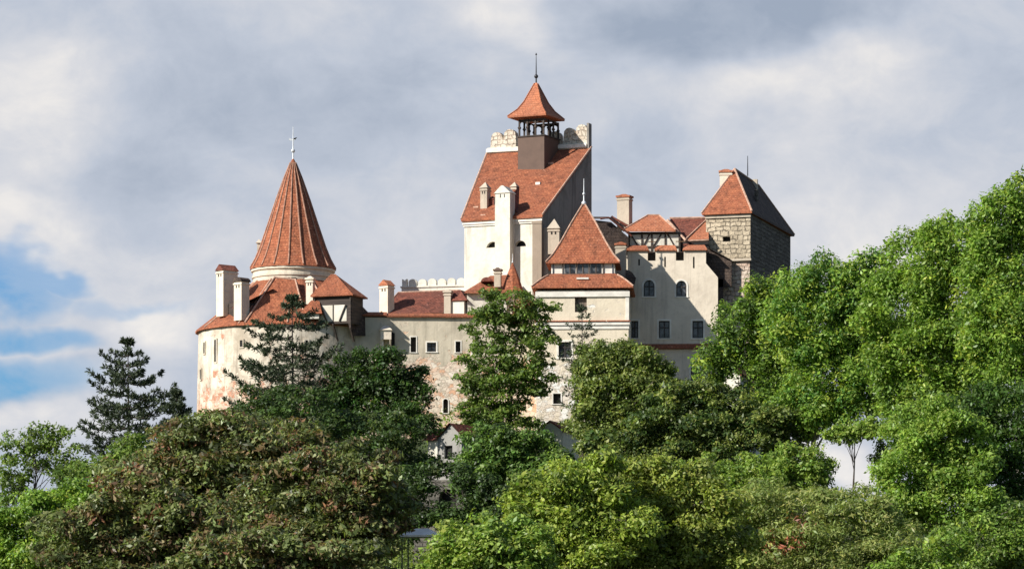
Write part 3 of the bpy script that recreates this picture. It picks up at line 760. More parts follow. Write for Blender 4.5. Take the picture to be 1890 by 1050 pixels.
m = MB(); hip = [[rg[i][k] for i in range(1, 6)] for k in range(4)]
for h_ in hip: m.tube([Vector(v)+Vector((0, 0, .04)) for v in h_], .07, 5)
m.build('ridge_cap', TILE_O, bf)
finial(bf, bx-.28, by, ZZ(156, by-400), ZZ(98, by-400), ((.25, .22), (.95, .10)), mat=IRON)

# roofs at the foot of the keep
tl = thing('stair_turret', 'little pointed red turret roof at the foot of the white keep wall', 'turret', (*XY(946, 1), 28))
x_, y_ = XY(946, 1); m = MB(); m.loft([circ(x_, y_, .85, 28, 8), circ(x_, y_, .85, ZZ(538, 1), 8)]); m.build('wall', CREAM, tl)
m = MB(); m.loft([circ(x_, y_, r_, ZZ(z_, 1), 8) for r_, z_ in ((1.15, 540), (.85, 522), (.45, 502), (.02, 484))], True); rr_ = m.build('roof', TILE, tl)
finial(rr_, x_, y_, ZZ(488, 1), ZZ(468, 1), ((.2, .09),), r=.04)
lt = thing('gate_annex', 'low annex with sloping red roof and eyebrow window tucked below the white keep wall', 'annex', (*XY(895, 2), 28))
m = MB(); m.prism([XY(862, 0), XY(935, 0), XY(935, 5), XY(862, 5)], 28, ZZ(540, 0)); m.build('wall', WHITE, lt)
m = MB(); a, b, c, d_ = V(857, 541, -.6), V(940, 541, -.6), V(940, 507, 4.4), V(905, 509, 4.4); e_ = V(857, 538, 6)
m.poly([a, b, c, d_]); m.poly([e_, a, d_]); rf = m.build('roof', TILE, lt)
chimney(rf, 919, .4, 494, 530, .65, .6, .2, CHGREY, 'flat', BOX, holes=False)
m = MB(); n = 8; A0 = V(889, 519, .8); pts = [(0.62*math.cos(math.pi*k/n), .42*math.sin(math.pi*k/n)) for k in range(n+1)]
m.extrude((A0.x+.55, A0.y), (1, 0), [(p[0], A0.z+p[1]) for p in pts], 1.6); m.build('eyebrow_dormer', TILE_B, rf)
# pointed pigeon-house chimney on the keep flank
dv = thing('gabled_chimney', 'small grey chimney with pointed gable between the keep and the gate tower roof', 'chimney', (*XY(1023, 2), 36))
chimney(dv, 1023, 2.0, 404, 470, 1.15, 1.0, .15, CHGREY, 'pyr', CHGREY, name='shaft')

# =================================================================== GATE TOWER
gx, gy = XY(1075, -2); ag = math.radians(3)
gt = thing('gate_tower', 'square cream gate tower with two-tier red tent roof and a band of small windows', 'castle tower', (gx, gy, 24))
gf = Wall(990, -6.0, 1160, -6.5)
h = [(gf.hole(1061, 1083, 546, 576), 'shutter', False), (gf.hole(1031, 1054, 631, 660), 'glass', .2), (gf.hole(1021, 1035, 726, 745), 'dark', .12), (gf.hole(1110, 1124, 640, 662), 'glass', .2)]
zg = gf.z(536, 4); m = MB(); gf.face(m, 18, zg)
bk = gf.pt(0, 0, -8.2), gf.pt(gf.L, 0, -8.2)
for a, b in ((gf.pt(gf.L, 0), bk[1]), (bk[1], bk[0]), (bk[0], gf.pt(0, 0))): m.poly([at(a, 18), at(b, 18), at(b, zg), at(a, zg)])
m.build('wall', GATEP, gt)
for a, k, s_ in h: window(gt, gf, a, k, s_, bars=(1, 2))
m = MB(); z_ = gf.z(598, 4); gf.box(m, -.1, gf.L+.12, z_-.12, z_+.22, .004, .22); gf.box(m, -.05, gf.L+.06, z_-.5, z_-.18, .003, .1)
gf.box(m, gf.L-.30, gf.L+.05, z_+.22, zg-.65, .003, .06); gf.box(m, -.04, .22, z_+.22, zg-.65, .003, .06); gf.box(m, -.1, gf.L+.12, zg-.65, zg-.12, .003, .16); m.build('cornice', TRIM, gt)
m = MB(); gf.box(m, gf.up(1120), gf.L+.18, z_+.22, z_+.33, .01, .32); gf.box(m, -.18, gf.up(1118), z_+.22, z_+.33, .01, .32); m.build('tiled_string', TILE, gt)
cxg, cyg = (gf.pt(gf.L/2, 0, -4.1)).xy
WG, LG = gf.L, 8.2
def gring(k, row, dd=None):
    return ring3(rect(cxg, cyg, WG*k, LG*k, ag), row)
def gz(row, k): return ZZ(row, cyg-400-LG*k/2)
pf = [(1.10, 531.5), (1.105, 529), (.96, 519), (.84, 512), (.75, 508), (.66, 503)]
m = MB(); m.loft([gring(k, gz(r_, k)) for k, r_ in pf], cap0=True); sr = m.build('skirt_roof', TILE, gt)
zc0, zc1 = gz(509, .70), gz(480, .70)
m = MB(); PW = rect(cxg, cyg, WG*.69, LG*.69, ag); m.prism(PW, zc0-1, zc1); cl = m.build('clerestory', TRIM, gt)
w2 = WG*.69; c1, s1 = math.cos(ag), math.sin(ag); lf2 = LG*.69/2
def gl(a, b, z): return (cxg+a*c1+b*s1, cyg-a*s1+b*c1, z)
m = MB()
for side in (-1, 1): m.prism(rect(*gl(side*w2*.47, -lf2-.02, 0)[:2], .12, .08, ag), zc0, zc1)
for i in range(3):
    for j in range(2):
        cxx = (-.205+.205*i)*w2 + (j-.5)*.085*w2
        m.prism(rect(*gl(cxx, -lf2-.03, 0)[:2], .075*w2, .05, ag), zc0+.25, zc1-.12)
wv = m.build('clerestory_window', GLASS, cl)
m = MB()
for a in (-.32, -.205, -.10, 0, .10, .205, .32): m.prism(rect(*gl(a*w2, -lf2-.06, 0)[:2], .09, .10, ag), zc0+.2, zc1-.05)
m.prism(rect(*gl(0, -lf2-.06, 0)[:2], .66*w2, .10, ag), zc0+.13, zc0+.2); m.build('window_frame', SHUT, cl)
m = MB(); m.prism(rect(*gl(0, -lf2-1.0, 0)[:2], 1.2, .12, ag), zc0-.45, zc0-.28); m.build('snow_guard', TRIM, sr)
pf = [(.76, 485), (.765, 483), (.66, 470), (.52, 445), (.30, 414), (.03, 379)]
m = MB(); apz = ZZ(376, cyg-400); zz0 = gz(484, .76)
rg = [gring(.80, zz0-.12), gring(.805, zz0)]
for k, t in ((.66, .13), (.50, .33), (.27, .66), (.012, 1.0)): rg.append(gring(k, zz0+(apz-zz0)*t))
m.loft(rg, cap0=True); ur = m.build('tent_roof', TILE, gt)
for roof, rings_ in ((ur, rg[1:]), (sr, [gring(k, gz(r_, k)) for k, r_ in [(1.105, 529), (.96, 519), (.84, 512), (.75, 508)]])):
    m = MB()
    for k in range(4): m.tube([Vector(r_[k])+Vector((0, 0, .05)) for r_ in rings_], .085, 5)
    m.build('ridge_cap', RIDGE, roof)
finial(ur, cxg, cyg, apz-.3, ZZ(330, cyg-400), ((.12, .24), (.45, .15)), mat=ZINC)

# =================================================================== WING (palace range on the right)
wg = Wall(1150, 3.2, 1325, 2.6)
pal = thing('palace_wing', 'tall cream palace wing with arched windows and tiled battlements right of the gate tower', 'castle wing', (*XY(1240, 6), 24))
H = [(wg.hole(1188, 1208, 517, 547, True), (1, 1)), (wg.hole(1248, 1267, 518, 547, True), (1, 1)), (wg.hole(1216, 1236, 592, 624), (1, 1)), (wg.hole(1278, 1298, 592, 624), (1, 1)),
     (wg.hole(1165, 1178, 592, 624), (1, 1)), (wg.hole(1222, 1241, 675, 702), (1, 1)), (wg.hole(1275, 1293, 678, 706), (1, 1))]
L3 = [wg.hole(1178, 1181, 478, 490), wg.hole(1226, 1229, 474, 493), wg.hole(1279, 1282, 474, 495)]
zmt = wg.z(463, 5); zcr = wg.z(481, 5)
u_end = wg.up(1303)
cren = [(wg.up(1195.5), wg.up(1210)), (wg.up(1247.5), wg.up(1262))]
m = MB()
w_holes = list(wg.holes)
for a, b in cren: wg.holes.append((a, b, zcr, zmt+1, False, .8))
wg.face(m, 18, zmt, 0, u_end)
wg.holes = []
zs_ = wg.z(512, wg.L); zs2 = wg.z(486, u_end)
m.poly([wg.pt(u_end, 18), wg.pt(wg.L, 18), wg.pt(wg.L, zs_), wg.pt(u_end, zs2)])
m.poly([wg.pt(wg.L, 18), wg.pt(wg.L, 18, -6), wg.pt(wg.L, zs_, -6), wg.pt(wg.L, zs_)])
m.poly([wg.pt(u_end, zs2), wg.pt(wg.L, zs_), wg.pt(wg.L, zs_, -6), wg.pt(u_end, zs2, -6)])
m.poly([wg.pt(u_end, zs2-.5), wg.pt(u_end, zs2-.5, -.8), wg.pt(u_end, zmt, -.8), wg.pt(u_end, zmt)])
m.poly([wg.pt(0, zmt, -.8), wg.pt(u_end, zmt, -.8), wg.pt(u_end, zcr-.5, -.8), wg.pt(0, zcr-.5, -.8)])
m.poly([wg.pt(0, 18, -7), wg.pt(wg.L, 18, -7), wg.pt(wg.L, zcr-1, -7), wg.pt(0, zcr-1, -7)][::-1])
m.build('wall', CREAM, pal)
wg.holes = w_holes
for hh, b_ in H: window(pal, wg, hh, 'glass', .17, b_)
for hh in L3: window(pal, wg, hh, 'dark', False)
m = MB()
for a, b in cren: m.poly([wg.pt(a, zcr-.02, -.6), wg.pt(b, zcr-.02, -.6), wg.pt(b, zmt-.1, -.6), wg.pt(a, zmt-.1, -.6)])
m.build('shutter', DARK, pal)
for a, b in ((1157, 1195.5), (1210, 1247.5), (1262, 1303)):
    u0, u1 = wg.up(a)-.12, wg.up(b)+.12; m = MB()
    m.loft([[wg.pt(u0, zmt, .22), wg.pt(u1, zmt, .22), wg.pt(u1, zmt, -1.05), wg.pt(u0, zmt, -1.05)], [wg.pt(u0, zmt+.12, .24), wg.pt(u1, zmt+.12, .24), wg.pt(u1, zmt+.12, -1.07), wg.pt(u0, zmt+.12, -1.07)],
            [wg.pt(u0+.25, zmt+.62, -.35), wg.pt(u1-.25, zmt+.62, -.35), wg.pt(u1-.25, zmt+.62, -.45), wg.pt(u0+.25, zmt+.62, -.45)]], True, True)
    m.build('merlon_roof', TILE if a < 1200 else TILE_O, pal)
m = MB(); z_ = wg.z(640, 5)
m.loft([[wg.pt(wg.up(1168), z_-.25, .02), wg.pt(wg.L, z_-.25, .02), wg.pt(wg.L, z_-.25, .01), wg.pt(wg.up(1168), z_-.25, .01)], [wg.pt(wg.up(1168), z_-.2, .42), wg.pt(wg.L, z_-.2, .42), wg.pt(wg.L, z_-.2, .005), wg.pt(wg.up(1168), z_-.2, .005)],
        [wg.pt(wg.up(1168), z_+.3, .06), wg.pt(wg.L, z_+.3, .06), wg.pt(wg.L, z_+.3, .005), wg.pt(wg.up(1168), z_+.3, .005)]], True, True)
m.build('tiled_string', TILE, pal)
# half timbered gallery behind the battlements
m = MB(); g0 = Wall(1160, 4.9, 1256, 4.5); zg0, zg1 = g0.z(470, 3), g0.z(428, 3)
g0.box(m, 0, g0.L, zg0-2, zg1, -5, 0); gal = m.build('gallery', WHITE, pal)
m = MB()
for px_ in (1161, 1185, 1203, 1228, 1254): u = g0.up(px_); g0.box(m, u-.09, u+.09, zg0-1, zg1, .01, .08)
for r_ in (431, 456): z_ = g0.z(r_, 3); g0.box(m, 0, g0.L, z_-.10, z_+.10, .012, .09)
for a, b in ((1187, 1200), (1205, 1222), (1245, 1231), (1178, 1163)): m.tube([g0.pt(g0.up(a), g0.z(455, 3), .06), g0.pt(g0.up(b), g0.z(430, 3), .06)], .07, 4)
m.build('timber_frame', WOOD, gal)
m = MB(); a, b = V(1150, 424, 4.2), V(1247, 424, 4.0); c, d_ = V(1216, 397, 6.5), V(1196, 397, 6.5); e_, f_ = V(1152, 424, 10), V(1250, 424, 10)
lo = Vector((0, 0, -.2))
m.poly([a, b, c, d_]); m.poly([e_, a, d_]); m.poly([b, f_, c]); m.poly([f_, e_, d_, c]); m.poly([e_+lo, f_+lo, b+lo, a+lo]); m.poly([a+lo, b+lo, b, a]); m.poly([b+lo, f_+lo, f_, b]); grf = m.build('gallery_roof', TILE_O, pal)
m = MB(); m.tube([a, d_], .09, 5); m.tube([b, c], .09, 5); m.tube([d_, c], .09, 5); m.build('ridge_cap', RIDGE, grf)
# V shaped roofs: dark slopes running down into a valley
m = MB(); m.poly([V(1232, 408, 6), V(1262, 455, 4.0), V(1308, 440, 5.5), V(1308, 404, 10), V(1240, 404, 10)])
m.build('valley_roof', TILE_B, pal)
m = MB(); m.poly([V(1262, 443, 4.4), V(1308, 441, 4.4), V(1308, 402, 8)]); m.build('valley_roof', TILE_O, pal)
m = MB(); m.tube([V(1232, 406, 6), V(1266, 444, 3.9)], .13, 5); m.tube([V(1264, 443, 4.2), V(1308, 402, 8)], .09, 5); m.tube([V(1236, 403, 10), V(1308, 402, 10)], .12, 5)
m.tube([V(1262, 445, 4.2), V(1308, 443, 4.2)], .09, 5); m.build('roof_edge', RIDGE, pal)
m = MB(); m.prism([XY(1258, 4.6), XY(1308, 4.6), XY(1308, 8), XY(1258, 8)], zg0-2, ZZ(444, 4.6)); m.build('wall', FRAMEB, pal)
# dark gabled roof left of the gallery, partly behind the gate tower
m = MB(); q = [V(1100, 438, 2.4), V(1113, 405, 5), V(1128, 402, 5), V(1160, 436, 3.6), V(1160, 470, 3.6)]
m.poly([V(1095, 470, 2.2), V(1160, 470, 3.2), V(1160, 438, 3.2), V(1128, 410, 2.6), V(1095, 406, 2.2)])
m.poly([V(1095, 404, 2.0), V(1124, 404, 2.4), V(1124, 400, 10), V(1095, 400, 10)]); m.poly([V(1124, 403, 2.2), V(1166, 437, 3.2), V(1166, 432, 10), V(1130, 398, 10)])
m.build('shed_roof', TILE_D, pal)
m = MB(); m.tube([V(1108, 404, 2.0), V(1124, 402, 2.2), V(1166, 436, 3.2)], .10, 5); m.tube([V(1128, 400, 8), V(1155, 415, 8), V(1175, 425, 8)], .12, 5); m.build('roof_edge', TILE_B, pal)
chimney(grf, 1153, 9.0, 359, 425, 1.3, 1.15, .35, CHGREY, 'flat', TILE_O, holes=False)
chimney(grf, 1146, 1.9, 447, 540, 1.05, .9, .12, CHGREY, 'flat', TILE, holes=False)
m = MB(); gf2 = Wall(1155, 2.2, 1176, 2.5)      # curved dark hood of a bay at the foot of the shaft
m.loft([[V(1155, 545, .6), V(1166, 545, .8), V(1166, 545, 2.5), V(1155, 545, 2.5)], [V(1155, 510, .6), V(1174, 513, 1.2), V(1174, 513, 2.6), V(1155, 510, 2.6)], [V(1155, 497, 1.5), V(1166, 502, 2.3), V(1166, 502, 2.62), V(1155, 497, 2.62)]], True, True)
m.build('bay_hood', TILE_D, pal)
m = MB(); m.prism([XY(1303, 3.9), XY(1335, 3.9), XY(1335, 9), XY(1303, 9)], 24, ZZ(515, 4))
m.poly([V(1303, 458, 3.9), V(1345, 530, 3.9), V(1303, 530, 3.9)]); m.poly([V(1303, 456, 3.6), V(1350, 480, 3.6), V(1350, 480, 9), V(1303, 452, 9)][::-1]); m.poly([V(1303, 456, 3.95), V(1303, 530, 3.95), V(1350, 530, 3.95), V(1350, 481, 3.95)])
m.build('link_wall', TILE_D, pal)

# =================================================================== STONE TOWER
SF = Wall(1303, 5.6, 1385, 4.2); FR = Vector(XY(1385, 4.2)+(0,)); BR = Vector(XY(1459, 23)+(0,)); FL = Vector(XY(1303, 5.6)+(0,)); BL = BR + (FL-FR)
st = thing('stone_tower', 'rough stone tower with hipped red roof, dark flank and thin aerial', 'castle tower', ((FR.x+BL.x)/2, (FR.y+BL.y)/2, 24))
hh = SF.hole(1334, 1348, 437, 446, False, .5); zst = SF.z(396, 3); zsb = SF.z(478, 3)
m = MB(); SF.face(m, zsb, zst); m.poly([SF.pt(0, zsb), SF.pt(SF.L, zsb), SF.pt(SF.L, zsb, -4), SF.pt(0, zsb, -4)][::-1]); m.build('wall', STONE, st)
window(st, SF, hh, 'dark', False)
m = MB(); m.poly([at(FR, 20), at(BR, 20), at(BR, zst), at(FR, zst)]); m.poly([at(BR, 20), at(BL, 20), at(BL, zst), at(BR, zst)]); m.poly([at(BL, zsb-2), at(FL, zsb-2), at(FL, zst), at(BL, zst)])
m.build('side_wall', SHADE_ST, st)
m = MB(); SF.box(m, -.05, SF.L+.06, zst-.32, zst-.02, .004, .16); SF.box(m, -.05, SF.L+.1, zsb-.22, zsb-.003, -.3, .16); m.build('cornice', CHGREY, st)
m = MB(); ul = SF.up(1333); m.poly([SF.pt(ul, 20, -.15), SF.pt(SF.L-.1, 20, -.15), SF.pt(SF.L-.1, zsb-.2, -.15), SF.pt(ul, zsb-.2, -.15)]); m.poly([SF.pt(ul, 20, -.15), SF.pt(ul, zsb-.2, -.15), SF.pt(ul, zsb-.2, -4), SF.pt(ul, 20, -4)])
m.poly([SF.pt(0, 20, -.8), SF.pt(ul, 20, -.8), SF.pt(ul, zsb, -.8), SF.pt(0, zsb, -.8)])
m.build('lower_wall', STONEW, st)
m = MB(); su = (BR-FR).normalized(); fu = (FR-FL).normalized()
ez = SF.z(392, 3)
a = at(FL-fu*.35-su*.4, ez); b = at(FR+fu*.25-su*.4, ez); c = at(BR+fu*.35+su*.4, ez); d_ = at(BL-fu*.35+su*.4, ez)
r0 = V(1356, 312, 9.0); 
r1 = V(1401, 343, 17.0); r1.z = min(r1.z, r0.z)
r1 = V(1401, 343, 17.5)
lo = Vector((0, 0, -.2)); m2 = MB(); m2.poly([b, c, r1, r0]); m2.poly([b+lo, c+lo, c, b]); m2.build('side_roof', TILE_D, st)
m.poly([a, b, r0]); m.poly([c, d_, r1]); m.poly([d_, a, r0, r1])
m.poly([a+lo, b+lo, b, a]); m.poly([d_+lo, c+lo, b+lo, a+lo])
srf = m.build('roof', TILE, st)
m = MB(); m.tube([a, r0], .1, 5); m.tube([b, r0], .1, 5); m.tube([r0, r1], .12, 5); m.tube([r1, c], .1, 5); m.build('ridge_cap', RIDGE, srf)
chimney(srf, 1340, 9.0, 313, 345, 1.25, 1.1, .1, CREAM, 'flat', TILE_O, holes=False)
m = MB(); p = V(1380, 325, 13); m.tube([p, V(1380, 288, 13)], [.06, .03], 6); m.build('aerial', IRON, srf)
m = MB(); p = V(1394, 335, 15); m.prism(rect(p.x, p.y, .5, .5, .2), p.z-1.4, p.z+.2); m.build('roof_vent', CHGREY, srf)
m = MB(); p = on = V(1396, 372, 10); m.prism(rect(p.x, p.y, .25, .9, .28), p.z-.9, p.z+1.2); m.build('roof_hatch', SHADE_ST, srf)

# =================================================================== small buildings among the trees
ob = thing('outbuilding', 'small grey gabled outbuilding with red lean-to and one dark window below the castle wall', 'building', (*XY(825, -32), 16))
obw = Wall(790, -31, 852, -33); hh = obw.hole(820, 835, 822, 846); m = MB(); zo = obw.z(806, 2); obw.face(m, 14, zo)
ug = obw.up(812); m.poly([obw.pt(ug, zo), obw.pt(obw.L, zo), obw.pt((ug+obw.L)/2, obw.z(783, 2))])
m.poly([obw.pt(obw.L, 14), obw.pt(obw.L, 14, -5), obw.pt(obw.L, zo, -5), obw.pt(obw.L, zo)]); m.poly([obw.pt(0, 14, -5), obw.pt(0, 14), obw.pt(0, zo), obw.pt(0, zo, -5)]); m.build('wall', ORGREY, ob)
window(ob, obw, hh, 'dark', False)
m = MB(); a, b, c = obw.pt(ug-.2, zo, .3), obw.pt(obw.L+.25, zo-.05, .3), obw.pt((ug+obw.L)/2, obw.z(781, 2), .3); back = obw.n*-5.5
m.poly([a, c, c+back, a+back][::-1]); m.poly([c, b, b+back, c+back][::-1])
m.poly([obw.pt(-.3, zo-.3, .5), obw.pt(ug-.1, zo-.3, .5), obw.pt(ug-.1, obw.z(788, 2), -1.2), obw.pt(-.3, obw.z(788, 2), -1.2)]); m.build('roof', TILE_B, ob)
m = MB(); obw.box(m, .1, ug-.2, obw.z(848, 2), zo-.35, .01, .12); m.build('white_panel', WHITE, ob)
rw = thing('retaining_wall', 'grey stone retaining wall with a round arched opening below the small outbuilding', 'wall', (*XY(820, -50), 13))
rww = Wall(762, -50, 905, -52); hh = rww.hole(810, 842, 902, 935, True, .9); m = MB(); zw = rww.z(885, 4); rww.face(m, 10, zw)
m.poly([rww.pt(0, zw), rww.pt(rww.L, zw), rww.pt(rww.L, zw, -2), rww.pt(0, zw, -2)]); m.poly([rww.pt(rww.L, 10), rww.pt(rww.L, 10, -2), rww.pt(rww.L, zw, -2), rww.pt(rww.L, zw)]); m.poly([rww.pt(0, 10, -2), rww.pt(0, 10), rww.pt(0, zw), rww.pt(0, zw, -2)]); m.build('wall', RETAIN, rw)
window(rw, rww, hh, 'dark', False)
for nm, lb, px_, dd, rr0, rr1, wd in (('white_house', 'white cottage gable showing between the trees below the gate tower', 1016, -20, 778, 860, 44), ('white_cottage', 'small pale cottage gable glimpsed through the bright trees below the palace wing', 1351, -12, 676, 760, 30)):
    o = thing(nm, lb, 'cottage', (*XY(px_, dd), 16)); w = Wall(px_-wd/2, dd, px_+wd/2, dd-.8); zt0 = w.z(rr0+14, 1); m = MB()
    w.face(m, 14, zt0); m.poly([w.pt(0, zt0), w.pt(w.L, zt0), w.pt(w.L*.5, w.z(rr0, 1))])
    m.poly([w.pt(w.L, 14), w.pt(w.L, 14, -5), w.pt(w.L, zt0, -5), w.pt(w.L, zt0)]); m.poly([w.pt(0, 14, -5), w.pt(0, 14), w.pt(0, zt0), w.pt(0, zt0, -5)]); m.build('wall', WHITE, o)
    m = MB(); a, b, c = w.pt(-.25, zt0-.12, .25), w.pt(w.L+.25, zt0-.12, .25), w.pt(w.L*.5, w.z(rr0, 1)+.12, .25); back = w.n*-5.5
    for p, q in ((a, c), (c, b)): m.poly([p, q, q+back, p+back][::-1]); u3 = Vector((0, 0, -.15)); m.poly([p+u3, q+u3, q+back+u3, p+back+u3]); m.poly([p, p+u3, q+u3, q])
    m.build('roof', TILE_B, o)
# white garden canopy
cn = thing('canopy', 'white fabric canopy on posts half hidden in the dark trees at the bottom', 'canopy', (*XY(775, -95), 10)); x_, y_ = XY(778, -95)
m = MB(); zc_ = ZZ(988, -95); m.loft([ring3(rect(x_, y_, 2.9, 2.4, .2), zc_-.14), ring3(rect(x_, y_, 2.94, 2.44, .2), zc_), ring3(rect(x_, y_, 1.1, .2, .2), zc_+.55)], True, True); m.build('canopy_top', TRIM, cn)
for (ax, by_) in rect(x_, y_, 2.6, 2.1, .2):
    m = MB(); m.tube([(ax, by_, 8), (ax, by_, zc_-.1)], .05, 6); m.build('post', IRON, cn)

# =================================================================== TERRAIN
def sst(a, b, x): t = np.clip((x-a)/(b-a), 0, 1); return t*t*(3-2*t)
def terrain(x, y):
    x = np.asarray(x, float); y = np.asarray(y, float)
    z = 13.0*sst(90, 330, y) + 4.0*sst(320, 380, y) + 2.5*sst(5, 25, x)*sst(300, 350, y)
    e = np.sqrt(((x+2)/33.0)**2 + ((y-413)/24.0)**2)
    z = z + 13.5*(1-sst(.72, 1.28, e))
    z = z*(1-sst(440, 640, y))*(1-sst(120, 420, np.abs(x)))
    z = z + .5*np.sin(x*.13+1)*np.cos(y*.11) + .25*np.sin(x*.41)*np.sin(y*.37+2)
    z = z - 0.5*(np.abs(y) < 30)
    return z
xs = np.concatenate([np.linspace(-6000, -200, 20), np.linspace(-180, -75, 12), np.linspace(-70, 70, 71), np.linspace(75, 180, 12), np.linspace(200, 6000, 20)])
ys = np.concatenate([np.linspace(-3000, -60, 14), np.linspace(-30, 190, 23), np.linspace(194, 480, 100), np.linspace(500, 700, 14), np.linspace(800, 9000, 20)])
GX, GY = np.meshgrid(xs, ys); GZ = terrain(GX, GY)
me = bpy.data.meshes.new('ground'); nv = GX.size; nx, ny = len(xs), len(ys)
idx = np.arange(nv).reshape(ny, nx); fc = np.stack([idx[:-1, :-1], idx[:-1, 1:], idx[1:, 1:], idx[1:, :-1]], -1).reshape(-1, 4)
def fill_mesh(me, co, quads):
    me.vertices.add(len(co)); me.vertices.foreach_set('co', co.astype(np.float32).ravel())
    me.loops.add(quads.size); me.loops.foreach_set('vertex_index', quads.astype(np.int32).ravel())
    me.polygons.add(len(quads)); me.polygons.foreach_set('loop_start', (np.arange(len(quads))*4).astype(np.int32))
    me.update(calc_edges=True)
fill_mesh(me, np.stack([GX, GY, GZ], -1).reshape(-1, 3), fc)
mg, t, b = newmat('hillside')
co = t.new('ShaderNodeTexCoord').outputs['Object']
c = t.mix(t.mr(t.noise(co, .12, 6), .4, .65), (.035, .055, .018), (.075, .068, .035))
c = t.mix(t.mr(t.noise(co, .9, 6), .5, .7), c, (.03, .035, .018)); t.put(b.inputs['Base Color'], c); b.inputs['Roughness'].default_value = 1
bump(t, b, t.noise(co, 1.5, 6), 1.0, .3)
me.materials.append(mg); me.polygons.foreach_set('use_smooth', [True]*len(me.polygons))
go = bpy.data.objects.new('ground', me); COL.objects.link(go); go['kind'] = 'structure'

# =================================================================== FOLIAGE
def leafmat(name, trans=.35, rough=.5, spec=.35):
    m, t, b = newmat(name)
    at_ = t.new('ShaderNodeAttribute', attribute_name='Col')
    b.inputs['Roughness'].default_value = rough; b.inputs['Specular IOR Level'].default_value = spec
    t.put(b.inputs['Base Color'], at_.outputs['Color'])
    tr = t.new('ShaderNodeBsdfTranslucent'); t.put(tr.inputs['Color'], t.mix(1.0, at_.outputs['Color'], (1.15, 1.25, .6), 'MULTIPLY'))
    mx = t.new('ShaderNodeMixShader'); mx.inputs[0].default_value = trans
    t.l.new(b.outputs[0], mx.inputs[1]); t.l.new(tr.outputs[0], mx.inputs[2]); t.l.new(mx.outputs[0], t.n['Material Output'].inputs[0])
    return m
LEAF = leafmat('leaf', .42, .45, .40); NEEDLE = leafmat('needle', .12, .6, .25)

def nrm(a): return a/np.maximum(1e-6, np.linalg.norm(a, axis=-1, keepdims=True))
def leaf_mesh(name, C, Dv, Nv, ln, wd, col, mat, parent):
    """one rhombic, slightly folded leaf per row: centre C, long axis Dv, face normal Nv"""
    o0 = np.array(ORG[parent.name])
    Dv = nrm(Dv); S = nrm(np.cross(Nv, Dv)); Nn = nrm(np.cross(Dv, S))
    l = ln[:, None]*.5; w = wd[:, None]*.5
    P0 = C-Dv*l; P1 = C+S*w+Dv*l*.1-Nn*w*.35; P2 = C+Dv*l; P3 = C-S*w+Dv*l*.1-Nn*w*.35
    co = np.stack([P0, P1, P2, P3], 1).reshape(-1, 3)-o0
    n = len(C); me = bpy.data.meshes.new(name); fill_mesh(me, co, np.arange(4*n).reshape(n, 4))
    ca = me.color_attributes.new('Col', 'FLOAT_COLOR', 'POINT')
    cc = np.concatenate([np.repeat(col, 4, axis=0), np.ones((4*n, 1))], 1).astype(np.float32); ca.data.foreach_set('color', cc.ravel())
    me.materials.append(mat)
    o = bpy.data.objects.new(name, me); COL.objects.link(o); o.parent = parent
    return o

def palette(rng, n, pal):
    w = np.array([p[1] for p in pal], float); w /= w.sum(); c = np.array([p[0] for p in pal], float)
    return c[rng.choice(len(pal), n, p=w)]
G_BRIGHT = [((0.210, 0.335, 0.056), 4), ((0.286, 0.420, 0.069), 3), ((0.134, 0.223, 0.044), 2), ((0.347, 0.434, 0.062), 1.2)]
G_MID = [((0.154, 0.234, 0.049), 4), ((0.217, 0.303, 0.061), 3), ((0.100, 0.151, 0.036), 2)]
G_YEL = [((0.279, 0.385, 0.072), 4), ((0.203, 0.310, 0.058), 3), ((0.329, 0.411, 0.085), 1.5), ((0.114, 0.186, 0.039), 1)]
G_OLIVE = [((0.210, 0.267, 0.067), 4), ((0.309, 0.360, 0.097), 2), ((0.119, 0.159, 0.044), 3)]
G_DARK = [((0.069, 0.115, 0.035), 4), ((0.091, 0.158, 0.037), 2), ((0.049, 0.078, 0.028), 2)]
G_CHEST = [((.16, .195, .065), 5), ((.28, .32, .12), 3), ((.07, .085, .034), 2.6), ((.30, .16, .09), .6), ((.25, .185, .09), 1.8), ((.13, .085, .048), 1.0)]
G_WILLOW = [((0.322, 0.378, 0.124), 4), ((0.415, 0.445, 0.144), 2), ((0.230, 0.290, 0.083), 3)]
G_BLUE = [((0.053, 0.074, 0.042), 3), ((0.075, 0.095, 0.048), 2), ((0.042, 0.057, 0.034), 2)]
TREES = []
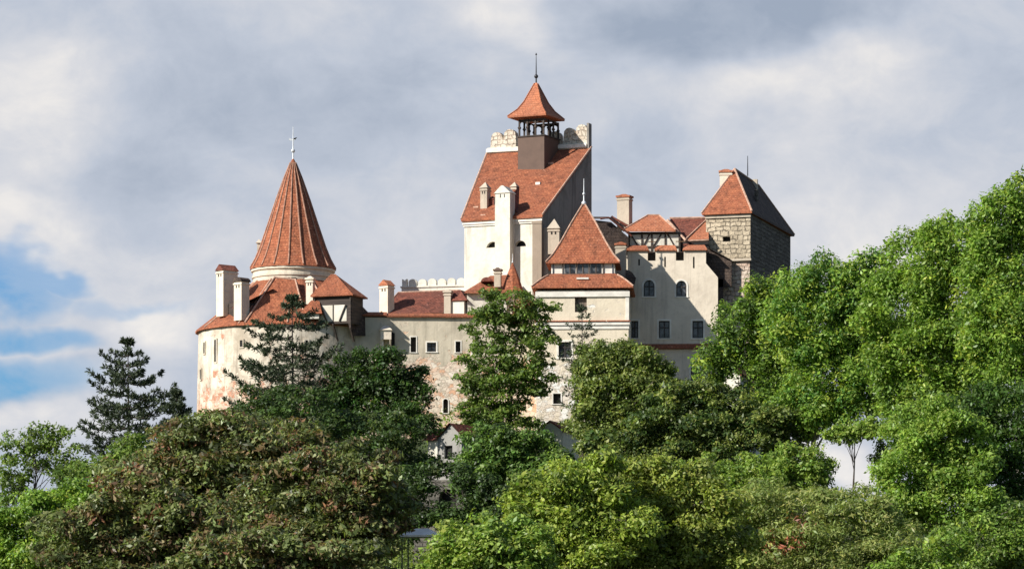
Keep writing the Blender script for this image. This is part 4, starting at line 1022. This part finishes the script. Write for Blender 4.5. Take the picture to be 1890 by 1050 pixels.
def tree(name, label, d, lobes, trunk_px, pal, leaf=.34, cl=1.0, dens=1.0, seed=0, cat='tree', group=None, bark=BARK, fill=.28, rust=None, aspect=.5, droop=0., tr=.22, shell=(.55, 1.0), flatten=.72, limbs=14, knobs=True, shoots=.22):
    """lobes: (px, py, rx, ry[, depth shift m]) in photo pixels at distance 400+d"""
    rng = np.random.default_rng(seed+11); rnd = random.Random(seed)
    bx, by = XY(trunk_px, d); bz = float(terrain(bx, by))
    root = thing(name, label, cat, (bx, by, bz), group)
    cc, crr, ccol = [], [], []
    full = []
    for lb in lobes:                       # every lobe carries smaller bosses, so the outline is uneven at two scales
        px, py, rx, ry = lb[:4]; dz = lb[4] if len(lb) > 4 else 0
        full.append((px, py, rx*.80, ry*.80, dz))
        nb = int(np.clip(min(rx, ry)/6.5, 4, 12)) if knobs else 0
        for k in range(nb):
            th = 2*math.pi*(k+rnd.uniform(-.35, .35))/nb; ph = rnd.uniform(-.9, .75); kr = rnd.uniform(.26, .46)
            q = math.cos(ph)
            full.append((px+math.cos(th)*q*rx*.84, py-math.sin(th)*q*ry*.84, max(14, rx*kr), max(12, ry*kr*.85), dz+math.sin(ph)*M(rx, d)*.75))
    for lb in full:
        px, py, rx, ry, dz = lb
        C = np.array(V(px, py, d+dz)); rx_, rz_ = M(rx, d), M(ry, d); ry_ = rx_*.9
        area = 4*math.pi*((rx_*ry_)**1.6/3+(rx_*rz_)**1.6/3+(ry_*rz_)**1.6/3)**(1/1.6)
        n = max(5, int(area/(cl*cl*1.0)*dens)); nf = int(n*fill)
        v = nrm(rng.normal(size=(n+nf, 3)))
        r = rng.uniform(shell[0], shell[1], (n+nf, 1))**.6; r[n:] = rng.uniform(.1, .7, (nf, 1))
        bumps = 1+.13*np.sin(v[:, :1]*5+seed)*np.cos(v[:, 2:]*4+seed*1.7)
        R3 = np.array([rx_, ry_, rz_])-cl*.45
        sh = (rng.random((n+nf, 1)) < shoots) & (v[:, 2:] > -.3)      # young shoots stand clear of the outline
        cs = rng.uniform(.5, 1.15, n+nf)*cl*np.where(sh[:, 0], .5, 1.0)
        cc.append(C+v*np.where(sh, rng.uniform(1.05, 1.32, (n+nf, 1)), r)*bumps*np.maximum(R3, .2)); crr.append(cs); ccol.append(palette(rng, n+nf, pal))
    cc = np.concatenate(cc); crr = np.concatenate(crr); ccol = np.concatenate(ccol)
    gz_ = terrain(cc[:, 0], cc[:, 1]); ok = cc[:, 2] > gz_+.6; cc, crr, ccol = cc[ok], crr[ok], ccol[ok]
    if rust is not None:
        for (px, py, rr, pr_, colr) in rust:
            C = np.array(V(px, py, d)); m_ = (np.hypot(cc[:, 0]-C[0], cc[:, 2]-C[2]) < M(rr, d)) & (rng.random(len(cc)) < pr_); ccol[m_] = np.array(colr)*rng.uniform(.8, 1.2, (m_.sum(), 1))
    # sub-sprays inside every clump, then leaves round every spray
    per = np.maximum(8, (62*dens**.5*(crr**2)/(leaf/.34)**2)).astype(int)
    ids = np.repeat(np.arange(len(cc)), per); n = len(ids)
    v = nrm(rng.normal(size=(n, 3))+np.array([0, 0, .25])); rad = rng.uniform(.35, 1.08, (n, 1))**.7
    off_ = v*rad*crr[ids][:, None]*np.array([1, 1, flatten])
    # ragged: stretch some leaves out along twigs
    off_ *= (1+.35*(rng.random((n, 1)) < .12))
    if droop: off_[:, 2] -= droop*np.hypot(off_[:, 0], off_[:, 1])
    Cn = cc[ids]+off_
    Nn = nrm(v*.75+np.array([0, 0, .45])+rng.normal(size=(n, 3))*.5)
    Dd = rng.normal(size=(n, 3))+np.array([0, 0, -.4])
    Dd = Dd-Nn*np.sum(Dd*Nn, 1, keepdims=True)
    ln = leaf*rng.uniform(.6, 1.3, n)*rng.uniform(.65, 1.4, len(cc))[ids]; wd = ln*aspect*rng.uniform(.8, 1.2, n)
    col = ccol[ids]*rng.uniform(.78, 1.22, (n, 1))*(1+rng.normal(size=(n, 3))*.06)
    leaf_mesh('crown', Cn, Dd, Nn, ln, wd, np.clip(col, .004, .9), LEAF, root)
    # trunk and limbs
    m = MB(); top = cc[:, 2].max(); cen = cc.mean(0)
    zc = bz+(top-bz)*.80; K = 7; pts = []; rad_ = []
    jx = [rnd.uniform(-.25, .25) for _ in range(K)]
    for k in range(K):
        f = k/(K-1); z = bz-.6+(zc-bz+.6)*f
        pts.append(Vector((bx+(cen[0]-bx)*f**1.6*.9+jx[k]*f, by+(cen[1]-by)*f**1.6+jx[-k]*f, z))); rad_.append(tr*(1-.82*f)*(1.25 if k == 0 else 1))
    m.tube(pts, rad_, 8)
    pick = rng.choice(len(cc), min(limbs, len(cc)), replace=False)
    for i in pick:
        e = Vector(cc[i]); f = min(.95, max(.28, (e.z-bz)/(zc-bz)*.72)); k = f*(K-1); k0 = min(K-2, int(k)); s0 = pts[k0].lerp(pts[k0+1], k-k0)
        mid_ = s0.lerp(e, .5)+Vector((rnd.uniform(-.3, .3), rnd.uniform(-.3, .3), (e-s0).length*.10)); r0_ = tr*(1-.8*f)*.6
        m.tube([s0, mid_, e], [r0_, r0_*.55, .025], 5)
    m.build('trunk', bark, root)
    TREES.append((name, n)); return root

def conifer(name, label, d, px, top, prof, pal, seed=0, step=.75, group=None, dens=1.0, blade=.42, tr=.2, up=.35, base_py=None, bark=BARKD):
    """prof: (row, half width) pairs in photo pixels; whorls of level boughs with upturned needle sprays"""
    rng = np.random.default_rng(seed+5)
    bx, by = XY(px, d); bz = float(terrain(bx, by)); ztop = ZZ(top, d)
    root = thing(name, label, 'tree', (bx, by, bz), group)
    rows = [p[0] for p in prof]; hw = [p[1] for p in prof]
    z = ztop-.25; m = MB(); m.tube([(bx, by, bz-.5), (bx+.1, by, (bz+ztop)/2), (bx, by, ztop-.2)], [tr, tr*.65, .03], 8)
    CC, DD, LL = [], [], []
    zlow = ZZ(prof[-1][0], d)
    while z > zlow:
        row = HOR-(z-CZ)*F/(400+d); Lw = M(np.interp(row, rows, hw), d)
        nb = rng.integers(4, 7); a0 = rng.uniform(0, 6.28)
        for j in range(nb):
            if rng.random() < .12: continue
            a = a0+j*2*math.pi/nb+rng.uniform(-.35, .35); L = Lw*rng.uniform(.62, 1.12); dz = rng.uniform(-.15, .2)
            h = np.array([math.cos(a), math.sin(a), 0]); side = np.array([-math.sin(a), math.cos(a), 0])
            K = max(3, int(L/.38)); bz0 = np.array([bx, by, z]); pp = []
            for k in range(K+1):
                f = k/K; pp.append(bz0+h*L*f+np.array([0, 0, (dz*f-.10*math.sin(f*3.14)+up*.35*f**2.2)*L]))
            m.tube([Vector(p) for p in pp], [max(.012, .055*(1-k/K)*min(1, L/2)) for k in range(K+1)], 4, caps=False)
            for k in range(1, K+1):
                f = k/K
                if f < .22: continue
                spread = L*.30*math.sin(min(1, f*1.05)*3.0)+.12
                for q in range(int(3*dens)+1):
                    o = side*rng.uniform(-1, 1)*spread+np.array([0, 0, rng.uniform(-.06, .16)])
                    c0 = pp[k]+o; nbld = int(rng.integers(9, 15)*dens)
                    dirs = h*.55+side*np.sign(o@side)*.4+np.array([0, 0, up])+rng.normal(size=(nbld, 3))*.55
                    dirs = nrm(dirs); CC.append(c0+dirs*blade*.4+rng.normal(size=(nbld, 3))*.07); DD.append(dirs); LL.append(np.full(nbld, blade)*rng.uniform(.7, 1.2, nbld))
        z -= step*rng.uniform(.7, 1.25)
    # leader
    n = 60; dirs = nrm(rng.normal(size=(n, 3))*.6+np.array([0, 0, .8])); CC.append(np.array([bx, by, ztop-.5])+rng.normal(size=(n, 3))*np.array([.12, .12, .35])); DD.append(dirs); LL.append(np.full(n, blade*.8))
    CC, DD, LL = np.concatenate(CC), np.concatenate(DD), np.concatenate(LL); n = len(CC)
    clump = palette(rng, n, pal)*rng.uniform(.75, 1.25, (n, 1))
    leaf_mesh('crown', CC, DD, rng.normal(size=(n, 3)), LL, LL*rng.uniform(.16, .30, n), clump, NEEDLE, root)
    m.build('trunk', bark, root); TREES.append((name, n)); return root

RUST = (.26, .11, .055); ORNG = (.34, .13, .04)
# ---- left side
tree('airy_tree', 'thin airy green tree with sky showing through at the far left edge', -25, [(45, 815, 48, 34), (95, 800, 42, 26), (120, 850, 42, 42), (35, 870, 42, 40), (78, 845, 36, 36), (10, 905, 40, 40)], 68, G_MID, .36, .8, .62, 1, fill=.05, tr=.16, limbs=26, bark=BARKD)
conifer('pine_tree', 'dark pine with layered upturned boughs against the sky left of the castle', -30, 236, 629, [(629, 4), (650, 22), (680, 50), (700, 66), (730, 80), (752, 92), (775, 80), (800, 84), (840, 90)], G_BLUE, 2, 1.0, dens=.8, blade=.55, up=.55)
conifer('young_conifer', 'small dark pointed conifer tip beside the pine and the round bastion', -38, 326, 722, [(722, 3), (745, 16), (770, 30), (820, 44)], G_BLUE, 3, .5, blade=.4, tr=.12)
tree('bright_bush_tree', 'bright green rounded tree at the bottom left corner', -120, [(60, 985, 95, 75), (150, 945, 70, 55), (-10, 1000, 70, 70), (90, 1060, 120, 60)], 60, G_BRIGHT, .30, .85, 1.0, 4)
tree('left_slope_tree', 'mid green tree on the slope below the pine at left', -75, [(165, 905, 75, 65), (240, 850, 60, 45), (110, 960, 70, 50)], 180, G_MID, .34, .9, .95, 5)
# chestnuts
CH = dict(pal=G_CHEST, leaf=.42, cl=1.0, aspect=.42, droop=.25, bark=BARKD, flatten=.6, tr=.35)
tree('chestnut_tree', 'large dark chestnut with rusty autumn leaves left of centre, highest crown of the chestnuts', -100, [(430, 835, 150, 78), (350, 815, 80, 50), (520, 830, 110, 60), (390, 930, 190, 110), (300, 905, 110, 85)], 400, seed=6, dens=1.0, group='rusty chestnut trees', rust=[(300, 780, 60, .10, RUST)], **CH)
tree('chestnut_tree', 'dark brown green chestnut spreading over the middle bottom below the shaded tree', -112, [(620, 865, 120, 62), (560, 930, 130, 90), (690, 930, 80, 70), (600, 1010, 140, 80)], 620, seed=7, dens=.95, group='rusty chestnut trees', **CH)
tree('chestnut_tree', 'rust tinged chestnut at the lower left with a wide low crown', -128, [(250, 935, 110, 75), (180, 1005, 120, 80), (320, 990, 120, 80), (400, 1040, 120, 60)], 240, seed=8, dens=1.0, group='rusty chestnut trees', rust=[(230, 870, 60, .12, RUST)], **CH)
tree('chestnut_tree', 'low dark chestnut at the bottom edge in front of the other chestnuts', -140, [(480, 1030, 130, 70), (620, 1045, 110, 60), (370, 1060, 110, 50)], 480, seed=9, dens=1.0, group='rusty chestnut trees', **CH)
# ---- in front of the castle
conifer('spruce_tree', 'dark sparse conifer standing before the round tower bastion', -28, 539, 548, [(548, 4), (572, 26), (590, 50), (605, 80), (632, 104), (660, 92), (700, 122), (740, 130), (790, 140)], G_BLUE, 12, .85, dens=.8, blade=.5, tr=.22)
tree('shaded_tree', 'dense dark green rounded tree against the curtain wall right of the sparse conifer', -30, [(700, 690, 68, 52), (645, 700, 55, 48), (750, 712, 50, 42), (700, 760, 100, 50), (755, 775, 48, 36), (620, 770, 60, 50)], 690, G_DARK + [((.05, .12, .025), 1.5)], .32, .8, .85, 13, fill=.2, tr=.3, bark=BARKD)
tree('thin_tree', 'thin dark tree with open crown below the shaded tree at mid left', -45, [(560, 760, 90, 50), (660, 810, 90, 60), (740, 800, 55, 50), (480, 750, 60, 40), (690, 860, 80, 60), (745, 880, 58, 60), (780, 868, 36, 26), (805, 858, 30, 16), (838, 856, 18, 18), (785, 790, 22, 22)], 660, G_DARK + [((.13, .17, .055), 1.5)], .33, .75, .62, 14, fill=.12, tr=.22, limbs=22, bark=BARKD)
tree('ash_tree', 'tall loose green tree with a few orange leaves left of the gate tower', -24, [(940, 562, 60, 42), (898, 590, 44, 34), (980, 578, 50, 32), (900, 650, 56, 44), (962, 655, 62, 50), (925, 720, 75, 46), (885, 700, 42, 34), (1000, 618, 32, 26), (922, 785, 70, 46), (885, 770, 45, 40), (990, 700, 36, 36)], 945, G_MID + [((.12, .175, .045), 2)], .36, .72, .72, 15, fill=.15, rust=[(955, 575, 24, .22, RUST)], droop=.3, flatten=.5, tr=.24, limbs=24, bark=BARKD)
conifer('narrow_spruce', 'thin bluish narrow spruce reaching up in front of the gate tower window', -26, 1074, 566, [(566, 3), (590, 20), (620, 30), (660, 34), (700, 40), (760, 50)], G_BLUE, 16, .85, dens=.55, blade=.4, tr=.14)
tree('lime_tree', 'olive green rounded tree beneath the gate tower and the shaded palace wall', -34, [(1120, 665, 62, 46), (1180, 675, 60, 40), (1095, 700, 45, 50), (1160, 740, 92, 65), (1112, 778, 68, 55), (1200, 710, 60, 50)], 1140, G_OLIVE, .34, .8, .95, 17, fill=.25, tr=.3)
tree('green_slope_tree', 'fresh mid green tree at the foot of the tall loose tree near the centre', -60, [(900, 830, 58, 48), (945, 825, 56, 46), (1008, 822, 28, 22), (885, 890, 45, 45), (985, 880, 75, 50), (1030, 862, 50, 36)], 930, [((.14, .24, .055), 4), ((.19, .29, .06), 2), ((.075, .12, .036), 2)], .33, .8, .95, 18)
tree('shadowed_oak', 'dark olive tree between the olive tree and the large bright trees', -40, [(1260, 745, 80, 42), (1340, 755, 75, 42), (1230, 790, 85, 50), (1320, 820, 110, 55), (1420, 790, 80, 55), (1150, 830, 80, 45)], 1300, G_OLIVE + G_DARK, .34, .85, .95, 19, fill=.25, tr=.3)
# ---- bright group on the right
BR_ = dict(leaf=.36, cl=.95, group='tall bright green trees on the right', flatten=1.0, droop=.35, shoots=.34, fill=.18, dens=.9, bark=BARKL, aspect=.45)
tree('bright_tree', 'bright green tree touching the foot of the stone tower, leftmost of the bright group', -34, [(1418, 556, 50, 54), (1362, 606, 56, 56), (1440, 590, 70, 80), (1335, 655, 58, 48), (1430, 700, 64, 50), (1306, 692, 38, 42), (1455, 660, 70, 70), (1445, 745, 70, 50)], 1420, seed=20, tr=.3, pal=G_BRIGHT+[((.09, .15, .04), 5)], **BR_)
tree('bright_tree', 'bright green broad tree with a level top second in from the stone tower', -40, [(1520, 530, 75, 60), (1580, 530, 60, 60), (1500, 600, 85, 75), (1590, 610, 75, 70), (1530, 690, 90, 70), (1480, 740, 60, 40), (1600, 700, 60, 50), (1560, 755, 90, 38), (1500, 770, 60, 30), (1620, 510, 45, 50), (1470, 530, 40, 45)], 1487, seed=21, tr=.35, pal=G_BRIGHT+[((.11, .23, .05), 4)], **BR_)
tree('bright_tree', 'tall bright green tree stepping up to the right, seen before the highest one', -52, [(1700, 485, 80, 75), (1760, 450, 65, 60), (1670, 570, 90, 80), (1770, 560, 90, 90), (1710, 660, 100, 80), (1800, 650, 80, 80), (1655, 660, 70, 75), (1680, 745, 75, 50), (1760, 740, 90, 60)], 1720, seed=22, tr=.4, pal=G_BRIGHT+[((.22, .33, .055), 4)], **BR_)
tree('bright_tree', 'highest bright green tree at the right edge of the picture', -62, [(1860, 400, 60, 62), (1905, 370, 60, 60), (1840, 490, 65, 70), (1900, 500, 80, 90), (1870, 620, 90, 90), (1930, 640, 80, 90), (1830, 590, 60, 70), (1880, 720, 80, 50), (1812, 425, 45, 60)], 1878, seed=23, tr=.4, pal=G_BRIGHT, **BR_)
tree('edge_tree', 'green tree with pale visible trunks at the right edge below the highest tree', -84, [(1870, 760, 90, 60), (1800, 770, 70, 55), (1900, 870, 80, 90), (1840, 880, 80, 80), (1860, 960, 80, 60)], 1872, [((.065, .13, .025), 3), ((.09, .17, .03), 2), ((.05, .09, .02), 2)], .34, .9, .7, 24, fill=.12, bark=BARKL, tr=.26, limbs=22)
tree('flat_top_tree', 'slim tree with a thin bare trunk and flat crown in the sky gap at right', -48, [(1578, 799, 42, 17), (1604, 790, 34, 16), (1545, 800, 26, 14)], 1574, G_YEL, .32, .5, .9, 25, tr=.17, limbs=8, bark=BARKD)
tree('twiggy_tree', 'thin twiggy tree with sparse leaves beside the sky gap', -46, [(1640, 800, 42, 42), (1628, 850, 22, 44)], 1638, G_MID, .28, .6, .42, 26, fill=.0, tr=.12, limbs=20, bark=BARKD)
tree('round_tree', 'dense yellow green rounded tree right of the sky gap', -90, [(1720, 790, 85, 60), (1695, 860, 80, 75), (1780, 850, 70, 70), (1760, 940, 100, 60), (1670, 940, 60, 50)], 1730, G_BRIGHT[:3] + G_YEL[:1], .32, .9, .95, 27, bark=BARKL, tr=.3)
tree('slope_tree', 'light green tree left of the sky gap on the slope', -72, [(1470, 855, 60, 42), (1400, 880, 80, 45), (1500, 900, 48, 42), (1350, 900, 80, 50), (1290, 880, 60, 45), (1518, 862, 26, 40)], 1430, G_YEL, .32, .85, .95, 28)
tree('willow_tree', 'dull yellow green feathery tree low at right with reddish twigs', -104, [(1450, 945, 110, 55), (1560, 960, 90, 55), (1380, 985, 90, 60), (1640, 1000, 80, 55), (1500, 1030, 160, 60), (1600, 940, 55, 42), (1415, 915, 38, 40), (1505, 925, 30, 30), (1470, 1000, 40, 60)], 1480, G_WILLOW, .38, .9, .9, 29, aspect=.28, rust=[(1430, 1010, 30, .22, (.38, .14, .08)), (1470, 965, 26, .2, (.34, .14, .08))], bark=BARKL)
tree('corner_tree', 'dark green tree filling the bottom right corner', -118, [(1800, 1020, 110, 60), (1880, 990, 70, 70), (1700, 1050, 80, 40)], 1800, G_MID + G_BRIGHT, .32, .85, .85, 30, bark=BARKL, limbs=22)
# ---- foreground centre
FG = dict(leaf=.34, cl=.85, tr=.3)
tree('foreground_tree', 'yellow green tree in front of the canopy at bottom centre', -132, [(880, 1000, 75, 55), (820, 1045, 60, 40), (950, 1015, 70, 60)], 890, G_YEL, seed=31, group='light green foreground trees', **FG)
tree('foreground_tree', 'broad light green tree at the bottom centre with the highest crown of the foreground row', -120, [(1080, 900, 90, 62), (1010, 930, 80, 60), (1120, 980, 120, 80), (1010, 1010, 90, 60)], 1070, [((.30, .38, .065), 4), ((.37, .45, .08), 2), ((.15, .21, .042), 2.4)], seed=32, group='light green foreground trees', **FG)
tree('foreground_tree', 'olive toned tree at the bottom between the broad tree and the feathery tree', -116, [(1230, 895, 85, 58), (1290, 940, 80, 60), (1210, 990, 110, 80), (1310, 1010, 90, 60)], 1250, [((.30, .36, .07), 4), ((.37, .42, .09), 2), ((.15, .19, .045), 2.4)], seed=33, group='light green foreground trees', **FG)

tree('dark_tree', 'small dark tree in the shade right of the arched opening', -66, [(890, 915, 48, 40), (950, 930, 70, 40), (730, 960, 50, 50), (860, 960, 40, 30), (772, 895, 36, 42), (850, 880, 24, 18), (800, 955, 50, 26)], 880, G_DARK, .32, .8, .9, 35, bark=BARKD)
# ---- undergrowth between the trees
rng = np.random.default_rng(77)
n_c = 4200; X = rng.uniform(-85, 85, n_c); Y = rng.uniform(300, 400, n_c)
inner = (np.abs(X) < Y*.135+26) & (((X+2)/27)**2+((Y-413)/17)**2 > 1); X, Y = X[inner], Y[inner]
keepout = ~((np.abs(Y-372) < 40) & (X > 24) & (X < 36)); Zt = terrain(X, Y)
hgt = rng.uniform(.6, 2.6, len(X)); hgt[~keepout] *= .35; hgt *= np.clip((Y-290)/50, .35, 1)
CCu = np.stack([X, Y, Zt+hgt*.5], 1); per = 42; ids = np.repeat(np.arange(len(X)), per); v = nrm(rng.normal(size=(len(ids), 3))+np.array([0, 0, .3]))
Cn = CCu[ids]+v*rng.uniform(.4, 1.05, (len(ids), 1))*np.stack([hgt*.8, hgt*.8, hgt*.7], 1)[ids]
ug = bpy.data.objects.new('tmp', None); ORG['tmp'] = Vector((0, 0, 0)); 
Nn = nrm(v+rng.normal(size=v.shape)*.6); Dd = rng.normal(size=v.shape); Dd -= Nn*np.sum(Dd*Nn, 1, keepdims=True)
ln = .42*rng.uniform(.6, 1.3, len(ids)); colu = palette(rng, len(X), G_MID+G_OLIVE)[ids]*rng.uniform(.8, 1.2, (len(ids), 1))
uo = leaf_mesh('undergrowth', Cn, Dd, Nn, ln, ln*.5, colu, LEAF, ug); uo.parent = None; bpy.data.objects.remove(ug)
uo['kind'] = 'stuff'; uo['label'] = 'dark green undergrowth covering the hillside between the trees'; uo['category'] = 'undergrowth'
print('leaves total', sum(n for _, n in TREES)+len(ids))
